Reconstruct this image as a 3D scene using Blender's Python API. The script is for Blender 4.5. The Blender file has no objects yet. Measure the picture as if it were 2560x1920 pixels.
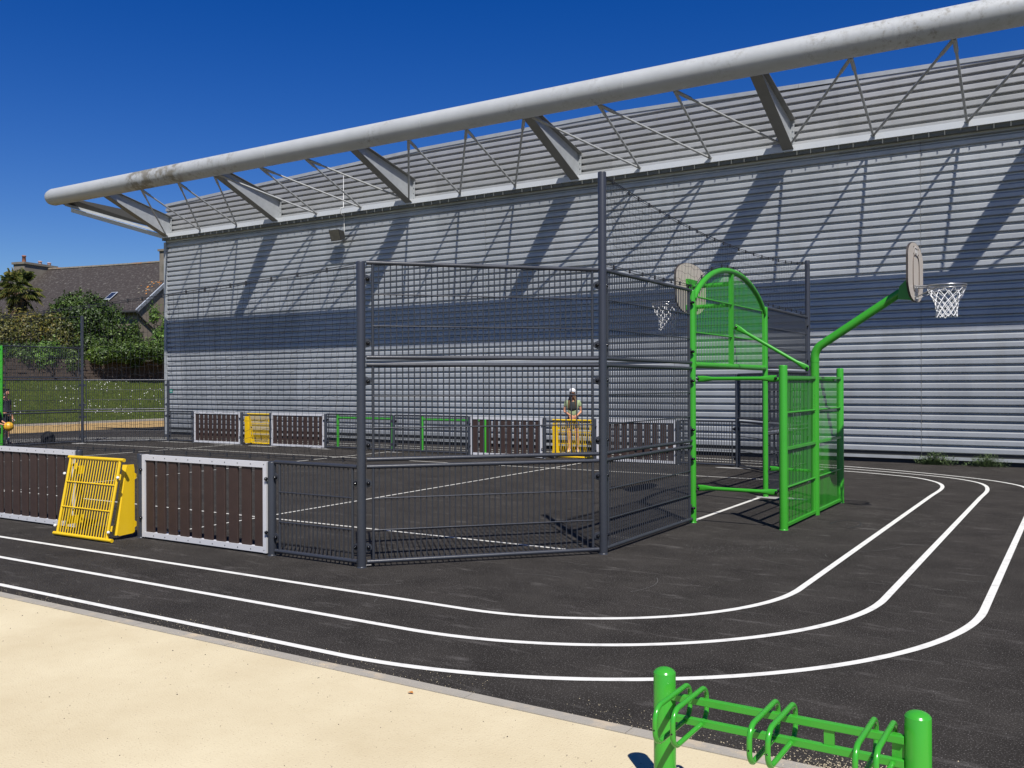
import bpy, bmesh, math, random
from mathutils import Vector, Matrix, noise
R = math.radians
PI = math.pi
sc = bpy.context.scene
COL = sc.collection

# ------------------------------------------------------------------ camera
YAW, PITCH, ROLL = R(32.27), R(0.053), R(-0.224)
cam = bpy.data.cameras.new("camera")
cam.sensor_width = 36.0
cam.lens = 36.0 * 2292.0 / 2560.0
cam.clip_start = 0.05
cam.clip_end = 3000
camo = bpy.data.objects.new("camera", cam)
COL.objects.link(camo)
fw0 = Vector((-math.sin(YAW), math.cos(YAW), 0))
rt0 = Vector((math.cos(YAW), math.sin(YAW), 0))
up0 = Vector((0, 0, 1))
fw = fw0 * math.cos(PITCH) + up0 * math.sin(PITCH)
up1 = up0 * math.cos(PITCH) - fw0 * math.sin(PITCH)
rt = rt0 * math.cos(ROLL) + up1 * math.sin(ROLL)
up = up1 * math.cos(ROLL) - rt0 * math.sin(ROLL)
M = Matrix((rt, up, -fw)).transposed().to_4x4()
M.translation = Vector((0, 0, 1.773))
camo.matrix_world = M
sc.camera = camo

# ------------------------------------------------------------------ light
SUN = Vector((0.498, -0.546, 1.0)).normalized()
SUN_EL = math.asin(SUN.z)
SUN_AZ = math.atan2(SUN.x, SUN.y)
w = bpy.data.worlds.new("World")
sc.world = w
w.use_nodes = True
nt = w.node_tree
bg = nt.nodes["Background"]
sky = nt.nodes.new("ShaderNodeTexSky")
sky.sky_type = 'NISHITA'
sky.sun_disc = False
sky.sun_elevation = SUN_EL
sky.sun_rotation = SUN_AZ
sky.altitude = 0
sky.air_density = 1.0
sky.dust_density = 0.0
sky.ozone_density = 3.0
hs_ = nt.nodes.new("ShaderNodeHueSaturation")
hs_.inputs["Hue"].default_value = 0.520
hs_.inputs["Saturation"].default_value = 1.45
nt.links.new(sky.outputs[0], hs_.inputs["Color"])
gn = nt.nodes.new("ShaderNodeMix"); gn.data_type = 'RGBA'; gn.blend_type = 'MULTIPLY'; gn.inputs[0].default_value = 1.0
gn.inputs[7].default_value = (1.0, 1.12, 1.28, 1)
nt.links.new(hs_.outputs[0], gn.inputs[6])
nt.links.new(gn.outputs[2], bg.inputs[0])
bg.inputs[1].default_value = 0.052
sl = bpy.data.lights.new("sun", 'SUN')
sl.energy = 5.0
sl.angle = R(0.53)
sl.color = (1.0, 0.965, 0.91)
so = bpy.data.objects.new("sun", sl)
COL.objects.link(so)
so.rotation_euler = SUN.to_track_quat('Z', 'Y').to_euler()
so.location = (10, -10, 20)
sc.view_settings.view_transform = 'Standard'
sc.view_settings.look = 'None'
sc.view_settings.gamma = 1
sc.view_settings.exposure = 0.38
sc.render.engine = 'CYCLES'
sc.cycles.max_bounces = 6

# ------------------------------------------------------------------ materials
K = 0.78   # albedo scale that goes with the exposure above
def ks(c): return tuple(x * K for x in c)
def new_mat(name):
    m = bpy.data.materials.new(name)
    m.use_nodes = True
    return m, m.node_tree.nodes, m.node_tree.links, m.node_tree.nodes["Principled BSDF"]

def paint(name, col, rough=0.45, var=0.12, scale=3.0, metal=0.0, bump=0.0, bscale=60, spec=0.5, coords='Object', dirt=None, dirt_amt=0.0, dscale=1.2):
    col = tuple(c * K for c in col); dirt = tuple(c * K for c in dirt) if dirt else None
    m, N, L, b = new_mat(name)
    tc = N.new("ShaderNodeTexCoord")
    n = N.new("ShaderNodeTexNoise")
    n.inputs["Scale"].default_value = scale
    n.inputs["Detail"].default_value = 6
    L.new(tc.outputs[coords], n.inputs["Vector"])
    mx = N.new("ShaderNodeMix"); mx.data_type = 'RGBA'
    mx.inputs[6].default_value = tuple(c * (1 - var) for c in col) + (1,)
    mx.inputs[7].default_value = tuple(min(1, c * (1 + var)) for c in col) + (1,)
    L.new(n.outputs[0], mx.inputs[0])
    out = mx.outputs[2]
    if dirt:
        n2 = N.new("ShaderNodeTexNoise"); n2.inputs["Scale"].default_value = dscale; n2.inputs["Detail"].default_value = 8
        n2.inputs["Roughness"].default_value = 0.65
        L.new(tc.outputs[coords], n2.inputs["Vector"])
        cr = N.new("ShaderNodeValToRGB")
        cr.color_ramp.elements[0].position = 0.52; cr.color_ramp.elements[0].color = (0, 0, 0, 1)
        cr.color_ramp.elements[1].position = 0.72; cr.color_ramp.elements[1].color = (dirt_amt,) * 3 + (1,)
        L.new(n2.outputs[0], cr.inputs[0])
        m2 = N.new("ShaderNodeMix"); m2.data_type = 'RGBA'
        L.new(cr.outputs[0], m2.inputs[0]); L.new(out, m2.inputs[6]); m2.inputs[7].default_value = dirt + (1,)
        out = m2.outputs[2]
    L.new(out, b.inputs["Base Color"])
    b.inputs["Roughness"].default_value = rough
    b.inputs["Metallic"].default_value = metal
    b.inputs["Specular IOR Level"].default_value = spec
    if bump > 0:
        n3 = N.new("ShaderNodeTexNoise"); n3.inputs["Scale"].default_value = bscale; n3.inputs["Detail"].default_value = 3
        L.new(tc.outputs[coords], n3.inputs["Vector"])
        bp = N.new("ShaderNodeBump"); bp.inputs["Strength"].default_value = bump; bp.inputs["Distance"].default_value = 0.01
        L.new(n3.outputs[0], bp.inputs["Height"]); L.new(bp.outputs[0], b.inputs["Normal"])
    return m

GREY = paint("grey powder coat", (0.040, 0.044, 0.055), 0.34, 0.12, 8, bump=0.08, bscale=150)
GREEN = paint("green powder coat", (0.046, 0.355, 0.024), 0.33, 0.08, 6, bump=0.05, bscale=120)
GREENW = paint("green rack enamel", (0.048, 0.37, 0.030), 0.22, 0.05, 5)
YELLOW = paint("yellow powder coat", (0.86, 0.56, 0.012), 0.38, 0.06, 6)
WHITEF = paint("white frame coat", (0.66, 0.66, 0.68), 0.42, 0.06, 5)
PLANK = paint("brown plank", (0.052, 0.031, 0.025), 0.62, 0.30, 9, bump=0.2, bscale=90, spec=0.35)
BLACK = paint("black plastic", (0.006, 0.006, 0.007), 0.12, 0.1)
DARK = paint("dark steel", (0.03, 0.03, 0.028), 0.6, 0.2)
NETB = paint("black net cord", (0.012, 0.014, 0.02), 0.7, 0.2)
NETW = paint("white net cord", (0.85, 0.85, 0.85), 0.6, 0.03)
FLG = paint("shaded flange and joint steel", (0.19, 0.19, 0.18), 0.6, 0.2)  # bracket flanges: underside shade put into the colour; also colours the joint trims
GALV = paint("galvanised steel", (0.42, 0.44, 0.45), 0.45, 0.22, 5, metal=0.15, bump=0.05, bscale=30)
RODM = paint("strut steel", (0.42, 0.43, 0.43), 0.5, 0.15, 4, metal=0.25)
FASC = paint("eave flashing", (0.66, 0.69, 0.72), 0.45, 0.06, 2, metal=0.1)
BOARD = paint("beige board", (0.60, 0.53, 0.45), 0.5, 0.04, 4)
BOARDE = paint("board edge", (0.05, 0.04, 0.035), 0.6, 0.1)
RIMM = paint("rim steel", (0.5, 0.5, 0.5), 0.3, 0.1, 5, metal=0.8)
WHITE = paint("white plastic", (0.8, 0.8, 0.78), 0.4, 0.03)
CONC = paint("concrete", (0.33, 0.32, 0.30), 0.9, 0.18, 14, bump=0.3, bscale=80)
KERB = paint("kerb concrete", (0.37, 0.34, 0.285), 0.9, 0.16, 7, bump=0.3, bscale=70, dirt=(0.60, 0.48, 0.32), dirt_amt=0.85, dscale=4.0)
LINE = paint("line paint", (0.82, 0.81, 0.75), 0.7, 0.04, 12, bump=0.15, bscale=200, dirt=(0.26, 0.25, 0.23), dirt_amt=0.45, dscale=9)
CLINE = paint("court line paint", (0.72, 0.70, 0.63), 0.7, 0.10, 12, dirt=(0.2, 0.2, 0.19), dirt_amt=0.5, dscale=3)

def tube_mat():
    m, N, L, b = new_mat("weathered tube paint")
    tc = N.new("ShaderNodeTexCoord")
    n = N.new("ShaderNodeTexNoise"); n.inputs["Scale"].default_value = 2.2; n.inputs["Detail"].default_value = 8
    n.inputs["Roughness"].default_value = 0.6
    L.new(tc.outputs["Object"], n.inputs["Vector"])
    mx = N.new("ShaderNodeMix"); mx.data_type = 'RGBA'
    mx.inputs[6].default_value = (0.35, 0.36, 0.36, 1); mx.inputs[7].default_value = (0.46, 0.475, 0.475, 1)
    L.new(n.outputs[0], mx.inputs[0])
    # grime specks
    n2 = N.new("ShaderNodeTexNoise"); n2.inputs["Scale"].default_value = 7; n2.inputs["Detail"].default_value = 12; n2.inputs["Roughness"].default_value = 0.8
    mp = N.new("ShaderNodeMapping"); mp.inputs["Scale"].default_value = (1, 1, 0.7)
    L.new(tc.outputs["Object"], mp.inputs[0]); L.new(mp.outputs[0], n2.inputs["Vector"])
    n3 = N.new("ShaderNodeTexNoise"); n3.inputs["Scale"].default_value = 0.55; n3.inputs["Detail"].default_value = 4
    L.new(tc.outputs["Object"], n3.inputs["Vector"])
    r2 = N.new("ShaderNodeValToRGB"); r2.color_ramp.elements[0].position = 0.50; r2.color_ramp.elements[1].position = 0.66
    r3 = N.new("ShaderNodeValToRGB"); r3.color_ramp.elements[0].position = 0.50; r3.color_ramp.elements[1].position = 0.64
    L.new(n2.outputs[0], r2.inputs[0]); L.new(n3.outputs[0], r3.inputs[0])
    mu = N.new("ShaderNodeMath"); mu.operation = 'MULTIPLY'
    L.new(r2.outputs[0], mu.inputs[0]); L.new(r3.outputs[0], mu.inputs[1])
    sx = N.new("ShaderNodeSeparateXYZ"); L.new(tc.outputs["Object"], sx.inputs[0])
    mr = N.new("ShaderNodeMapRange"); mr.inputs[1].default_value = -27.4; mr.inputs[2].default_value = -26.9; L.new(sx.outputs[0], mr.inputs[0])
    mr2 = N.new("ShaderNodeMapRange"); mr2.inputs[1].default_value = -24.0; mr2.inputs[2].default_value = -24.6; L.new(sx.outputs[0], mr2.inputs[0])
    pm_ = N.new("ShaderNodeMath"); pm_.operation = 'MULTIPLY'; L.new(mr.outputs[0], pm_.inputs[0]); L.new(mr2.outputs[0], pm_.inputs[1])
    n9 = N.new("ShaderNodeTexNoise"); n9.inputs["Scale"].default_value = 2.6; n9.inputs["Detail"].default_value = 9; n9.inputs["Roughness"].default_value = 0.7
    L.new(tc.outputs["Object"], n9.inputs["Vector"])
    r9 = N.new("ShaderNodeValToRGB"); r9.color_ramp.elements[0].position = 0.44; r9.color_ramp.elements[1].position = 0.56; L.new(n9.outputs[0], r9.inputs[0])
    pm2 = N.new("ShaderNodeMath"); pm2.operation = 'MULTIPLY'; L.new(pm_.outputs[0], pm2.inputs[0]); L.new(r9.outputs[0], pm2.inputs[1])
    mxx = N.new("ShaderNodeMath"); mxx.operation = 'MAXIMUM'; L.new(mu.outputs[0], mxx.inputs[0]); L.new(pm2.outputs[0], mxx.inputs[1])
    mu2 = N.new("ShaderNodeMath"); mu2.operation = 'MULTIPLY'; mu2.inputs[1].default_value = 0.80
    L.new(mxx.outputs[0], mu2.inputs[0])
    m2 = N.new("ShaderNodeMix"); m2.data_type = 'RGBA'
    L.new(mu2.outputs[0], m2.inputs[0]); L.new(mx.outputs[2], m2.inputs[6]); m2.inputs[7].default_value = (0.15, 0.13, 0.09, 1)
    L.new(m2.outputs[2], b.inputs["Base Color"])
    b.inputs["Roughness"].default_value = 0.55
    b.inputs["Metallic"].default_value = 0.15
    return m
TUBE = tube_mat()

def clad_mat(name, ca, cb, metal, rough):
    ca = ks(ca); cb = ks(cb)
    m, N, L, b = new_mat(name)
    tc = N.new("ShaderNodeTexCoord")
    sp = N.new("ShaderNodeSeparateXYZ"); L.new(tc.outputs["Object"], sp.inputs[0])
    def snap(sock, off, per):
        a = N.new("ShaderNodeMath"); a.operation = 'ADD'; a.inputs[1].default_value = off; L.new(sock, a.inputs[0])
        d = N.new("ShaderNodeMath"); d.operation = 'DIVIDE'; d.inputs[1].default_value = per; L.new(a.outputs[0], d.inputs[0])
        f = N.new("ShaderNodeMath"); f.operation = 'FLOOR'; L.new(d.outputs[0], f.inputs[0])
        return f.outputs[0]
    cx = snap(sp.outputs[0], 100 + 3.16, 5.78)
    cz = snap(sp.outputs[2], 0.0, 0.875)
    cb_ = N.new("ShaderNodeCombineXYZ"); L.new(cx, cb_.inputs[0]); L.new(cz, cb_.inputs[2])
    wn = N.new("ShaderNodeTexWhiteNoise"); wn.noise_dimensions = '3D'; L.new(cb_.outputs[0], wn.inputs["Vector"])
    n = N.new("ShaderNodeTexNoise"); n.inputs["Scale"].default_value = 1.3; n.inputs["Detail"].default_value = 7
    mp = N.new("ShaderNodeMapping"); mp.inputs["Scale"].default_value = (1.6, 1, 0.5)
    L.new(tc.outputs["Object"], mp.inputs[0]); L.new(mp.outputs[0], n.inputs["Vector"])
    n2 = N.new("ShaderNodeTexNoise"); n2.inputs["Scale"].default_value = 45; n2.inputs["Detail"].default_value = 4
    L.new(tc.outputs["Object"], n2.inputs["Vector"])
    s1 = N.new("ShaderNodeMath"); s1.operation = 'MULTIPLY'; s1.inputs[1].default_value = 0.34; L.new(wn.outputs[0], s1.inputs[0])
    s2 = N.new("ShaderNodeMath"); s2.operation = 'MULTIPLY_ADD'; s2.inputs[1].default_value = 0.75; L.new(n.outputs[0], s2.inputs[0]); L.new(s1.outputs[0], s2.inputs[2])
    s3 = N.new("ShaderNodeMath"); s3.operation = 'MULTIPLY_ADD'; s3.inputs[1].default_value = 0.30; L.new(n2.outputs[0], s3.inputs[0]); L.new(s2.outputs[0], s3.inputs[2])
    s4 = N.new("ShaderNodeMath"); s4.operation = 'SUBTRACT'; s4.inputs[1].default_value = 0.20; L.new(s3.outputs[0], s4.inputs[0])
    mx = N.new("ShaderNodeMix"); mx.data_type = 'RGBA'
    mx.inputs[6].default_value = ca + (1,); mx.inputs[7].default_value = cb + (1,)
    L.new(s4.outputs[0], mx.inputs[0])
    # vertical grime runs
    n4 = N.new("ShaderNodeTexNoise"); n4.inputs["Scale"].default_value = 1.0; n4.inputs["Detail"].default_value = 5
    mp4 = N.new("ShaderNodeMapping"); mp4.inputs["Scale"].default_value = (5.0, 1, 0.25)
    L.new(tc.outputs["Object"], mp4.inputs[0]); L.new(mp4.outputs[0], n4.inputs["Vector"])
    r4 = N.new("ShaderNodeValToRGB"); r4.color_ramp.elements[0].position = 0.55; r4.color_ramp.elements[1].position = 0.8
    r4.color_ramp.elements[1].color = (0.35, 0.35, 0.35, 1)
    L.new(n4.outputs[0], r4.inputs[0])
    m4 = N.new("ShaderNodeMix"); m4.data_type = 'RGBA'
    L.new(r4.outputs[0], m4.inputs[0]); L.new(mx.outputs[2], m4.inputs[6]); m4.inputs[7].default_value = (0.30, 0.29, 0.27, 1)
    L.new(m4.outputs[2], b.inputs["Base Color"])
    b.inputs["Metallic"].default_value = metal
    b.inputs["Roughness"].default_value = rough
    bp = N.new("ShaderNodeBump"); bp.inputs["Strength"].default_value = 0.25; bp.inputs["Distance"].default_value = 0.02
    n5 = N.new("ShaderNodeTexNoise"); n5.inputs["Scale"].default_value = 2.5; n5.inputs["Detail"].default_value = 1
    L.new(tc.outputs["Object"], n5.inputs["Vector"]); L.new(n5.outputs[0], bp.inputs["Height"]); L.new(bp.outputs[0], b.inputs["Normal"])
    return m
CLAD = clad_mat("silver cladding", (0.35, 0.370, 0.388), (0.62, 0.645, 0.665), 0.50, 0.58)
CLADU = clad_mat("upper silver cladding", (0.36, 0.37, 0.375), (0.56, 0.57, 0.575), 0.45, 0.58)

def ground_mat(name, c1, c2, big, fine_c, fine_pos, scuff=0.0, fscale=220.0, bump=0.5, rough=0.9):
    c1 = ks(c1); c2 = ks(c2); fine_c = ks(fine_c)
    m, N, L, b = new_mat(name)
    tc = N.new("ShaderNodeTexCoord")
    n = N.new("ShaderNodeTexNoise"); n.inputs["Scale"].default_value = big; n.inputs["Detail"].default_value = 8; n.inputs["Roughness"].default_value = 0.62
    L.new(tc.outputs["Object"], n.inputs["Vector"])
    r = N.new("ShaderNodeValToRGB"); r.color_ramp.elements[0].position = 0.3; r.color_ramp.elements[1].position = 0.7
    r.color_ramp.elements[0].color = c1 + (1,); r.color_ramp.elements[1].color = c2 + (1,)
    L.new(n.outputs[0], r.inputs[0])
    out = r.outputs[0]
    v = N.new("ShaderNodeTexNoise"); v.inputs["Scale"].default_value = fscale; v.inputs["Detail"].default_value = 2
    L.new(tc.outputs["Object"], v.inputs["Vector"])
    rv = N.new("ShaderNodeValToRGB"); rv.color_ramp.elements[0].position = fine_pos; rv.color_ramp.elements[1].position = fine_pos + 0.10
    L.new(v.outputs[0], rv.inputs[0])
    mf = N.new("ShaderNodeMix"); mf.data_type = 'RGBA'
    L.new(rv.outputs[0], mf.inputs[0]); L.new(out, mf.inputs[6]); mf.inputs[7].default_value = fine_c + (1,)
    out = mf.outputs[2]
    if scuff > 0:
        n4 = N.new("ShaderNodeTexNoise"); n4.inputs["Scale"].default_value = 2.4; n4.inputs["Detail"].default_value = 10; n4.inputs["Roughness"].default_value = 0.7
        mp = N.new("ShaderNodeMapping"); mp.inputs["Scale"].default_value = (0.7, 2.6, 1); mp.inputs["Rotation"].default_value = (0, 0, 0.6)
        L.new(tc.outputs["Object"], mp.inputs[0]); L.new(mp.outputs[0], n4.inputs["Vector"])
        r4 = N.new("ShaderNodeValToRGB"); r4.color_ramp.elements[0].position = 0.56; r4.color_ramp.elements[1].position = 0.78
        r4.color_ramp.elements[1].color = (scuff,) * 3 + (1,)
        L.new(n4.outputs[0], r4.inputs[0])
        m4 = N.new("ShaderNodeMix"); m4.data_type = 'RGBA'
        L.new(r4.outputs[0], m4.inputs[0]); L.new(out, m4.inputs[6]); m4.inputs[7].default_value = (0.16, 0.15, 0.14, 1)
        out = m4.outputs[2]
    L.new(out, b.inputs["Base Color"])
    b.inputs["Roughness"].default_value = rough
    b.inputs["Specular IOR Level"].default_value = 0.08
    bp = N.new("ShaderNodeBump"); bp.inputs["Strength"].default_value = bump; bp.inputs["Distance"].default_value = 0.006
    L.new(v.outputs[0], bp.inputs["Height"]); L.new(bp.outputs[0], b.inputs["Normal"])
    return m
ASPH = ground_mat("asphalt", (0.025, 0.0223, 0.020), (0.050, 0.045, 0.040), 1.7, (0.15, 0.14, 0.13), 0.585, 0.55, 105.0, 1.0)
SAND = ground_mat("compacted sand", (0.62, 0.52, 0.335), (0.74, 0.645, 0.435), 1.2, (0.50, 0.40, 0.26), 0.625, 0.0, 90.0, 0.5)
SAND2 = ground_mat("ochre sand", (0.42, 0.27, 0.11), (0.50, 0.34, 0.15), 0.8, (0.30, 0.20, 0.1), 0.66, 0.0, 60.0, 0.5)
GRASS = ground_mat("lawn", (0.034, 0.050, 0.008), (0.070, 0.090, 0.016), 0.7, (0.11, 0.13, 0.03), 0.55, 0.0, 14.0, 1.0)
FIELD = ground_mat("field", (0.06, 0.09, 0.02), (0.10, 0.13, 0.04), 0.05, (0.12, 0.14, 0.05), 0.6, 0.0, 4.0, 0.5)

def leaf_mat(name, c1, c2, c3, sc_=1.1):
    c1 = ks(c1); c2 = ks(c2); c3 = ks(c3)
    m, N, L, b = new_mat(name)
    tc = N.new("ShaderNodeTexCoord")
    n = N.new("ShaderNodeTexNoise"); n.inputs["Scale"].default_value = sc_; n.inputs["Detail"].default_value = 5
    L.new(tc.outputs["Object"], n.inputs["Vector"])
    g = N.new("ShaderNodeNewGeometry")
    mth = N.new("ShaderNodeMath"); mth.operation = 'MULTIPLY_ADD'; mth.inputs[1].default_value = 0.55
    L.new(g.outputs["Random Per Island"], mth.inputs[0])
    s = N.new("ShaderNodeMath"); s.operation = 'MULTIPLY_ADD'; s.inputs[1].default_value = 1.6; s.inputs[2].default_value = -0.55
    L.new(n.outputs[0], s.inputs[0]); L.new(s.outputs[0], mth.inputs[2])
    r = N.new("ShaderNodeValToRGB")
    r.color_ramp.elements[0].position = 0.15; r.color_ramp.elements[0].color = c1 + (1,)
    r.color_ramp.elements[1].position = 0.95; r.color_ramp.elements[1].color = c3 + (1,)
    e = r.color_ramp.elements.new(0.55); e.color = c2 + (1,)
    L.new(mth.outputs[0], r.inputs[0])
    L.new(r.outputs[0], b.inputs["Base Color"])
    b.inputs["Roughness"].default_value = 0.5
    b.inputs["Specular IOR Level"].default_value = 0.35
    return m
LEAF_D = leaf_mat("dark glossy leaves", (0.018, 0.038, 0.005), (0.040, 0.078, 0.009), (0.095, 0.16, 0.020))
LEAF_O = leaf_mat("olive brown leaves", (0.045, 0.058, 0.009), (0.10, 0.105, 0.016), (0.21, 0.165, 0.028))
LEAF_B = leaf_mat("bright leaves", (0.045, 0.10, 0.012), (0.10, 0.20, 0.025), (0.20, 0.32, 0.05))
LEAF_M = leaf_mat("mid leaves", (0.028, 0.060, 0.008), (0.060, 0.11, 0.012), (0.13, 0.19, 0.022))
LEAF_P = leaf_mat("palm fronds", (0.045, 0.07, 0.015), (0.13, 0.16, 0.035), (0.36, 0.30, 0.09), 0.8)
LEAF_W = leaf_mat("weed leaves", (0.06, 0.10, 0.035), (0.11, 0.17, 0.06), (0.20, 0.27, 0.11), 6)
BARK = paint("bark", (0.09, 0.07, 0.05), 0.9, 0.3, 6, bump=0.5, bscale=20)
STONE = paint("old stone wall", (0.10, 0.072, 0.055), 0.95, 0.45, 4, bump=0.8, bscale=9)
RENDERW = paint("old rendered wall", (0.24, 0.195, 0.145), 0.95, 0.22, 1.5, bump=0.3, bscale=12, dirt=(0.10, 0.08, 0.06), dirt_amt=0.5, dscale=0.8)
GRAN = paint("granite blocks", (0.21, 0.185, 0.15), 0.95, 0.3, 2.5, bump=0.4, bscale=8, dirt=(0.12, 0.11, 0.07), dirt_amt=0.7, dscale=1.5)
SLATE = paint("old slate roof", (0.038, 0.029, 0.024), 0.75, 0.3, 4, bump=0.5, bscale=12, dirt=(0.20, 0.19, 0.17), dirt_amt=0.6, dscale=5.5)
RIDGE = paint("ridge tiles with lichen", (0.30, 0.27, 0.22), 0.9, 0.3, 3, dirt=(0.50, 0.20, 0.04), dirt_amt=0.9, dscale=0.8)
LICHEN = paint("orange lichen", (0.55, 0.22, 0.04), 0.9, 0.4, 6)
TERRA = paint("terracotta", (0.35, 0.14, 0.08), 0.8, 0.2)
PINKW = paint("pale pot", (0.70, 0.45, 0.38), 0.8, 0.3, 9)
VERGE = paint("grey verge board", (0.42, 0.46, 0.52), 0.6, 0.1)
GLASSD = paint("dark glass", (0.02, 0.03, 0.06), 0.08, 0.1)
SKIN = paint("skin", (0.66, 0.31, 0.18), 0.55, 0.05)
HAIRB = paint("light brown hair", (0.16, 0.09, 0.04), 0.5, 0.3, 30)
HAIRD = paint("dark hair", (0.02, 0.012, 0.01), 0.5, 0.3, 30)
def cloth(n, c): return paint(n, c, 0.85, 0.12, 12, bump=0.2, bscale=40)

# ------------------------------------------------------------------ mesh helpers
class MB:
    def __init__(s): s.v = []; s.f = []; s.m = []; s.sm = []
    def add(s, vs, fs, mi=0, smooth=False):
        o = len(s.v); s.v += [tuple(v) for v in vs]
        for f in fs: s.f.append(tuple(i + o for i in f)); s.m.append(mi); s.sm.append(smooth)
    def box(s, a, b, mi=0, mat=None):
        x0, y0, z0 = a; x1, y1, z1 = b
        vs = [Vector(p) for p in ((x0,y0,z0),(x1,y0,z0),(x1,y1,z0),(x0,y1,z0),(x0,y0,z1),(x1,y0,z1),(x1,y1,z1),(x0,y1,z1))]
        if mat: vs = [mat @ v for v in vs]
        s.add(vs, ((0,3,2,1),(4,5,6,7),(0,1,5,4),(1,2,6,5),(2,3,7,6),(3,0,4,7)), mi)
    def tube(s, pts, r, n=8, cap=True, mi=0, smooth=True, closed=False):
        pts = [Vector(p) for p in pts]; rs = r if isinstance(r, (list, tuple)) else [r] * len(pts)
        k = len(pts); rings = []
        prev = None
        for i, p in enumerate(pts):
            if closed: t = pts[(i + 1) % k] - pts[i - 1]
            elif i == 0: t = pts[1] - pts[0]
            elif i == k - 1: t = pts[-1] - pts[-2]
            else: t = (pts[i + 1] - p).normalized() + (p - pts[i - 1]).normalized()
            t = t.normalized() if t.length > 1e-9 else Vector((0, 0, 1))
            if prev is None:
                a = Vector((0, 0, 1)) if abs(t.z) < 0.9 else Vector((1, 0, 0))
                u = t.cross(a).normalized()
            else:
                u = (prev - t * prev.dot(t)).normalized()
            prev = u; v = t.cross(u)
            rr = rs[i]; ra, rb = rr if isinstance(rr, tuple) else (rr, rr)
            rings.append([p + u * math.cos(2*PI*j/n) * ra + v * math.sin(2*PI*j/n) * rb for j in range(n)])
        vs = [q for rg in rings for q in rg]; fs = []
        for i in range(k if closed else k - 1):
            a = i * n; b = ((i + 1) % k) * n
            for j in range(n): fs.append((a + j, a + (j+1) % n, b + (j+1) % n, b + j))
        s.add(vs, fs, mi, smooth)
        if cap and not closed:
            s.add(rings[0], [tuple(reversed(range(n)))], mi); s.add(rings[-1], [tuple(range(n))], mi)
    def lathe(s, c, prof, n=16, mi=0, axis='Z', smooth=True):
        c = Vector(c); vs = []; fs = []
        for r, z in prof:
            for j in range(n):
                a = 2*PI*j/n
                d = Vector((r*math.cos(a), r*math.sin(a), z))
                if axis == 'Y': d = Vector((d.x, d.z, d.y))
                if axis == 'X': d = Vector((d.z, d.x, d.y))
                vs.append(c + d)
        for i in range(len(prof) - 1):
            for j in range(n): fs.append((i*n+j, i*n+(j+1) % n, (i+1)*n+(j+1) % n, (i+1)*n+j))
        s.add(vs, fs, mi, smooth)
    def prism(s, poly, d, mi=0):
        poly = [Vector(p) for p in poly]; d = Vector(d); n = len(poly)
        vs = poly + [p + d for p in poly]
        fs = [tuple(reversed(range(n))), tuple(range(n, 2*n))] + [(i, (i+1) % n, n+(i+1) % n, n+i) for i in range(n)]
        s.add(vs, fs, mi)
    def mesh(s, name, mats):
        me = bpy.data.meshes.new(name)
        me.from_pydata(s.v, [], s.f)
        for m in (mats if isinstance(mats, (list, tuple)) else [mats]): me.materials.append(m)
        me.polygons.foreach_set("material_index", s.m)
        me.polygons.foreach_set("use_smooth", s.sm)
        me.update()
        return me

def link(name, me, parent=None, loc=(0,0,0), rz=0.0):
    o = bpy.data.objects.new(name, me); COL.objects.link(o)
    o.location = loc; o.rotation_euler = (0, 0, rz)
    if parent: o.parent = parent
    return o
def build(mb, name, mats, parent=None, loc=(0,0,0), rz=0.0): return link(name, mb.mesh(name, mats), parent, loc, rz)
def tag(o, label=None, cat=None, group=None, kind=None):
    if label: o["label"] = label
    if cat: o["category"] = cat
    if group: o["group"] = group
    if kind: o["kind"] = kind
    return o
def thing(name, label, cat, loc=(0,0,0), rz=0.0, group=None):
    return tag(link(name, None, None, loc, rz), label, cat, group)
def copy_tree(o, parent=None):
    c = o.copy(); COL.objects.link(c)
    if parent: c.parent = parent
    for ch in list(o.children): copy_tree(ch, c)
    return c
def structure(mb, name, mat): return tag(build(mb, name, mat), kind="structure")

# ------------------------------------------------------------------ ground
def sheet(name, pts, z, mat, cell=None):
    mb = MB(); mb.add([(x, y, z) for x, y in pts], [tuple(range(len(pts)))])
    return structure(mb, name, mat)
sheet("ground", [(-900,-900),(900,-900),(900,1500),(-900,1500)], -0.05, FIELD)
sheet("asphalt", [(-34.5,4.33),(60,4.33),(60,90),(-34.5,90)], 0.0, ASPH)
sheet("sand_path", [(-60,-30),(60,-30),(60,4.235),(-60,4.235)], 0.0, SAND)
sheet("sand_strip", [(-40.8,4.3),(-34.5,4.3),(-34.5,90),(-40.8,90)], -0.002, SAND2)
mb = MB()
x = -60.0
rnd = random.Random(3)
while x < 40:
    mb.box((x, 4.236, -0.04), (x + 0.995, 4.329, 0.004 + rnd.uniform(0, .002))); x += 1.0
structure(mb, "kerb", KERB)

def catmull(pts, n=10, closed=True):
    out = []; k = len(pts)
    for i in range(k if closed else k - 1):
        if closed: p0, p1, p2, p3 = pts[i-1], pts[i], pts[(i+1) % k], pts[(i+2) % k]
        else: p0, p1, p2, p3 = pts[max(0,i-1)], pts[i], pts[i+1], pts[min(k-1,i+2)]
        p0, p1, p2, p3 = map(Vector, (p0, p1, p2, p3))
        L_ = (p2 - p1).length
        if L_ > 2.2:
            out += [p1, p1.lerp(p2, .33), p1.lerp(p2, .66)]; continue
        # limit tangents so long straights do not overshoot into corners
        t1 = (p2 - p0).normalized() * L_; t2 = (p3 - p1).normalized() * L_
        for j in range(n):
            t = j / n
            out.append(p1*(2*t**3-3*t**2+1) + t1*(t**3-2*t**2+t) + p2*(-2*t**3+3*t**2) + t2*(t**3-t**2))
    if not closed: out.append(Vector(pts[-1]))
    return out
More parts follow.
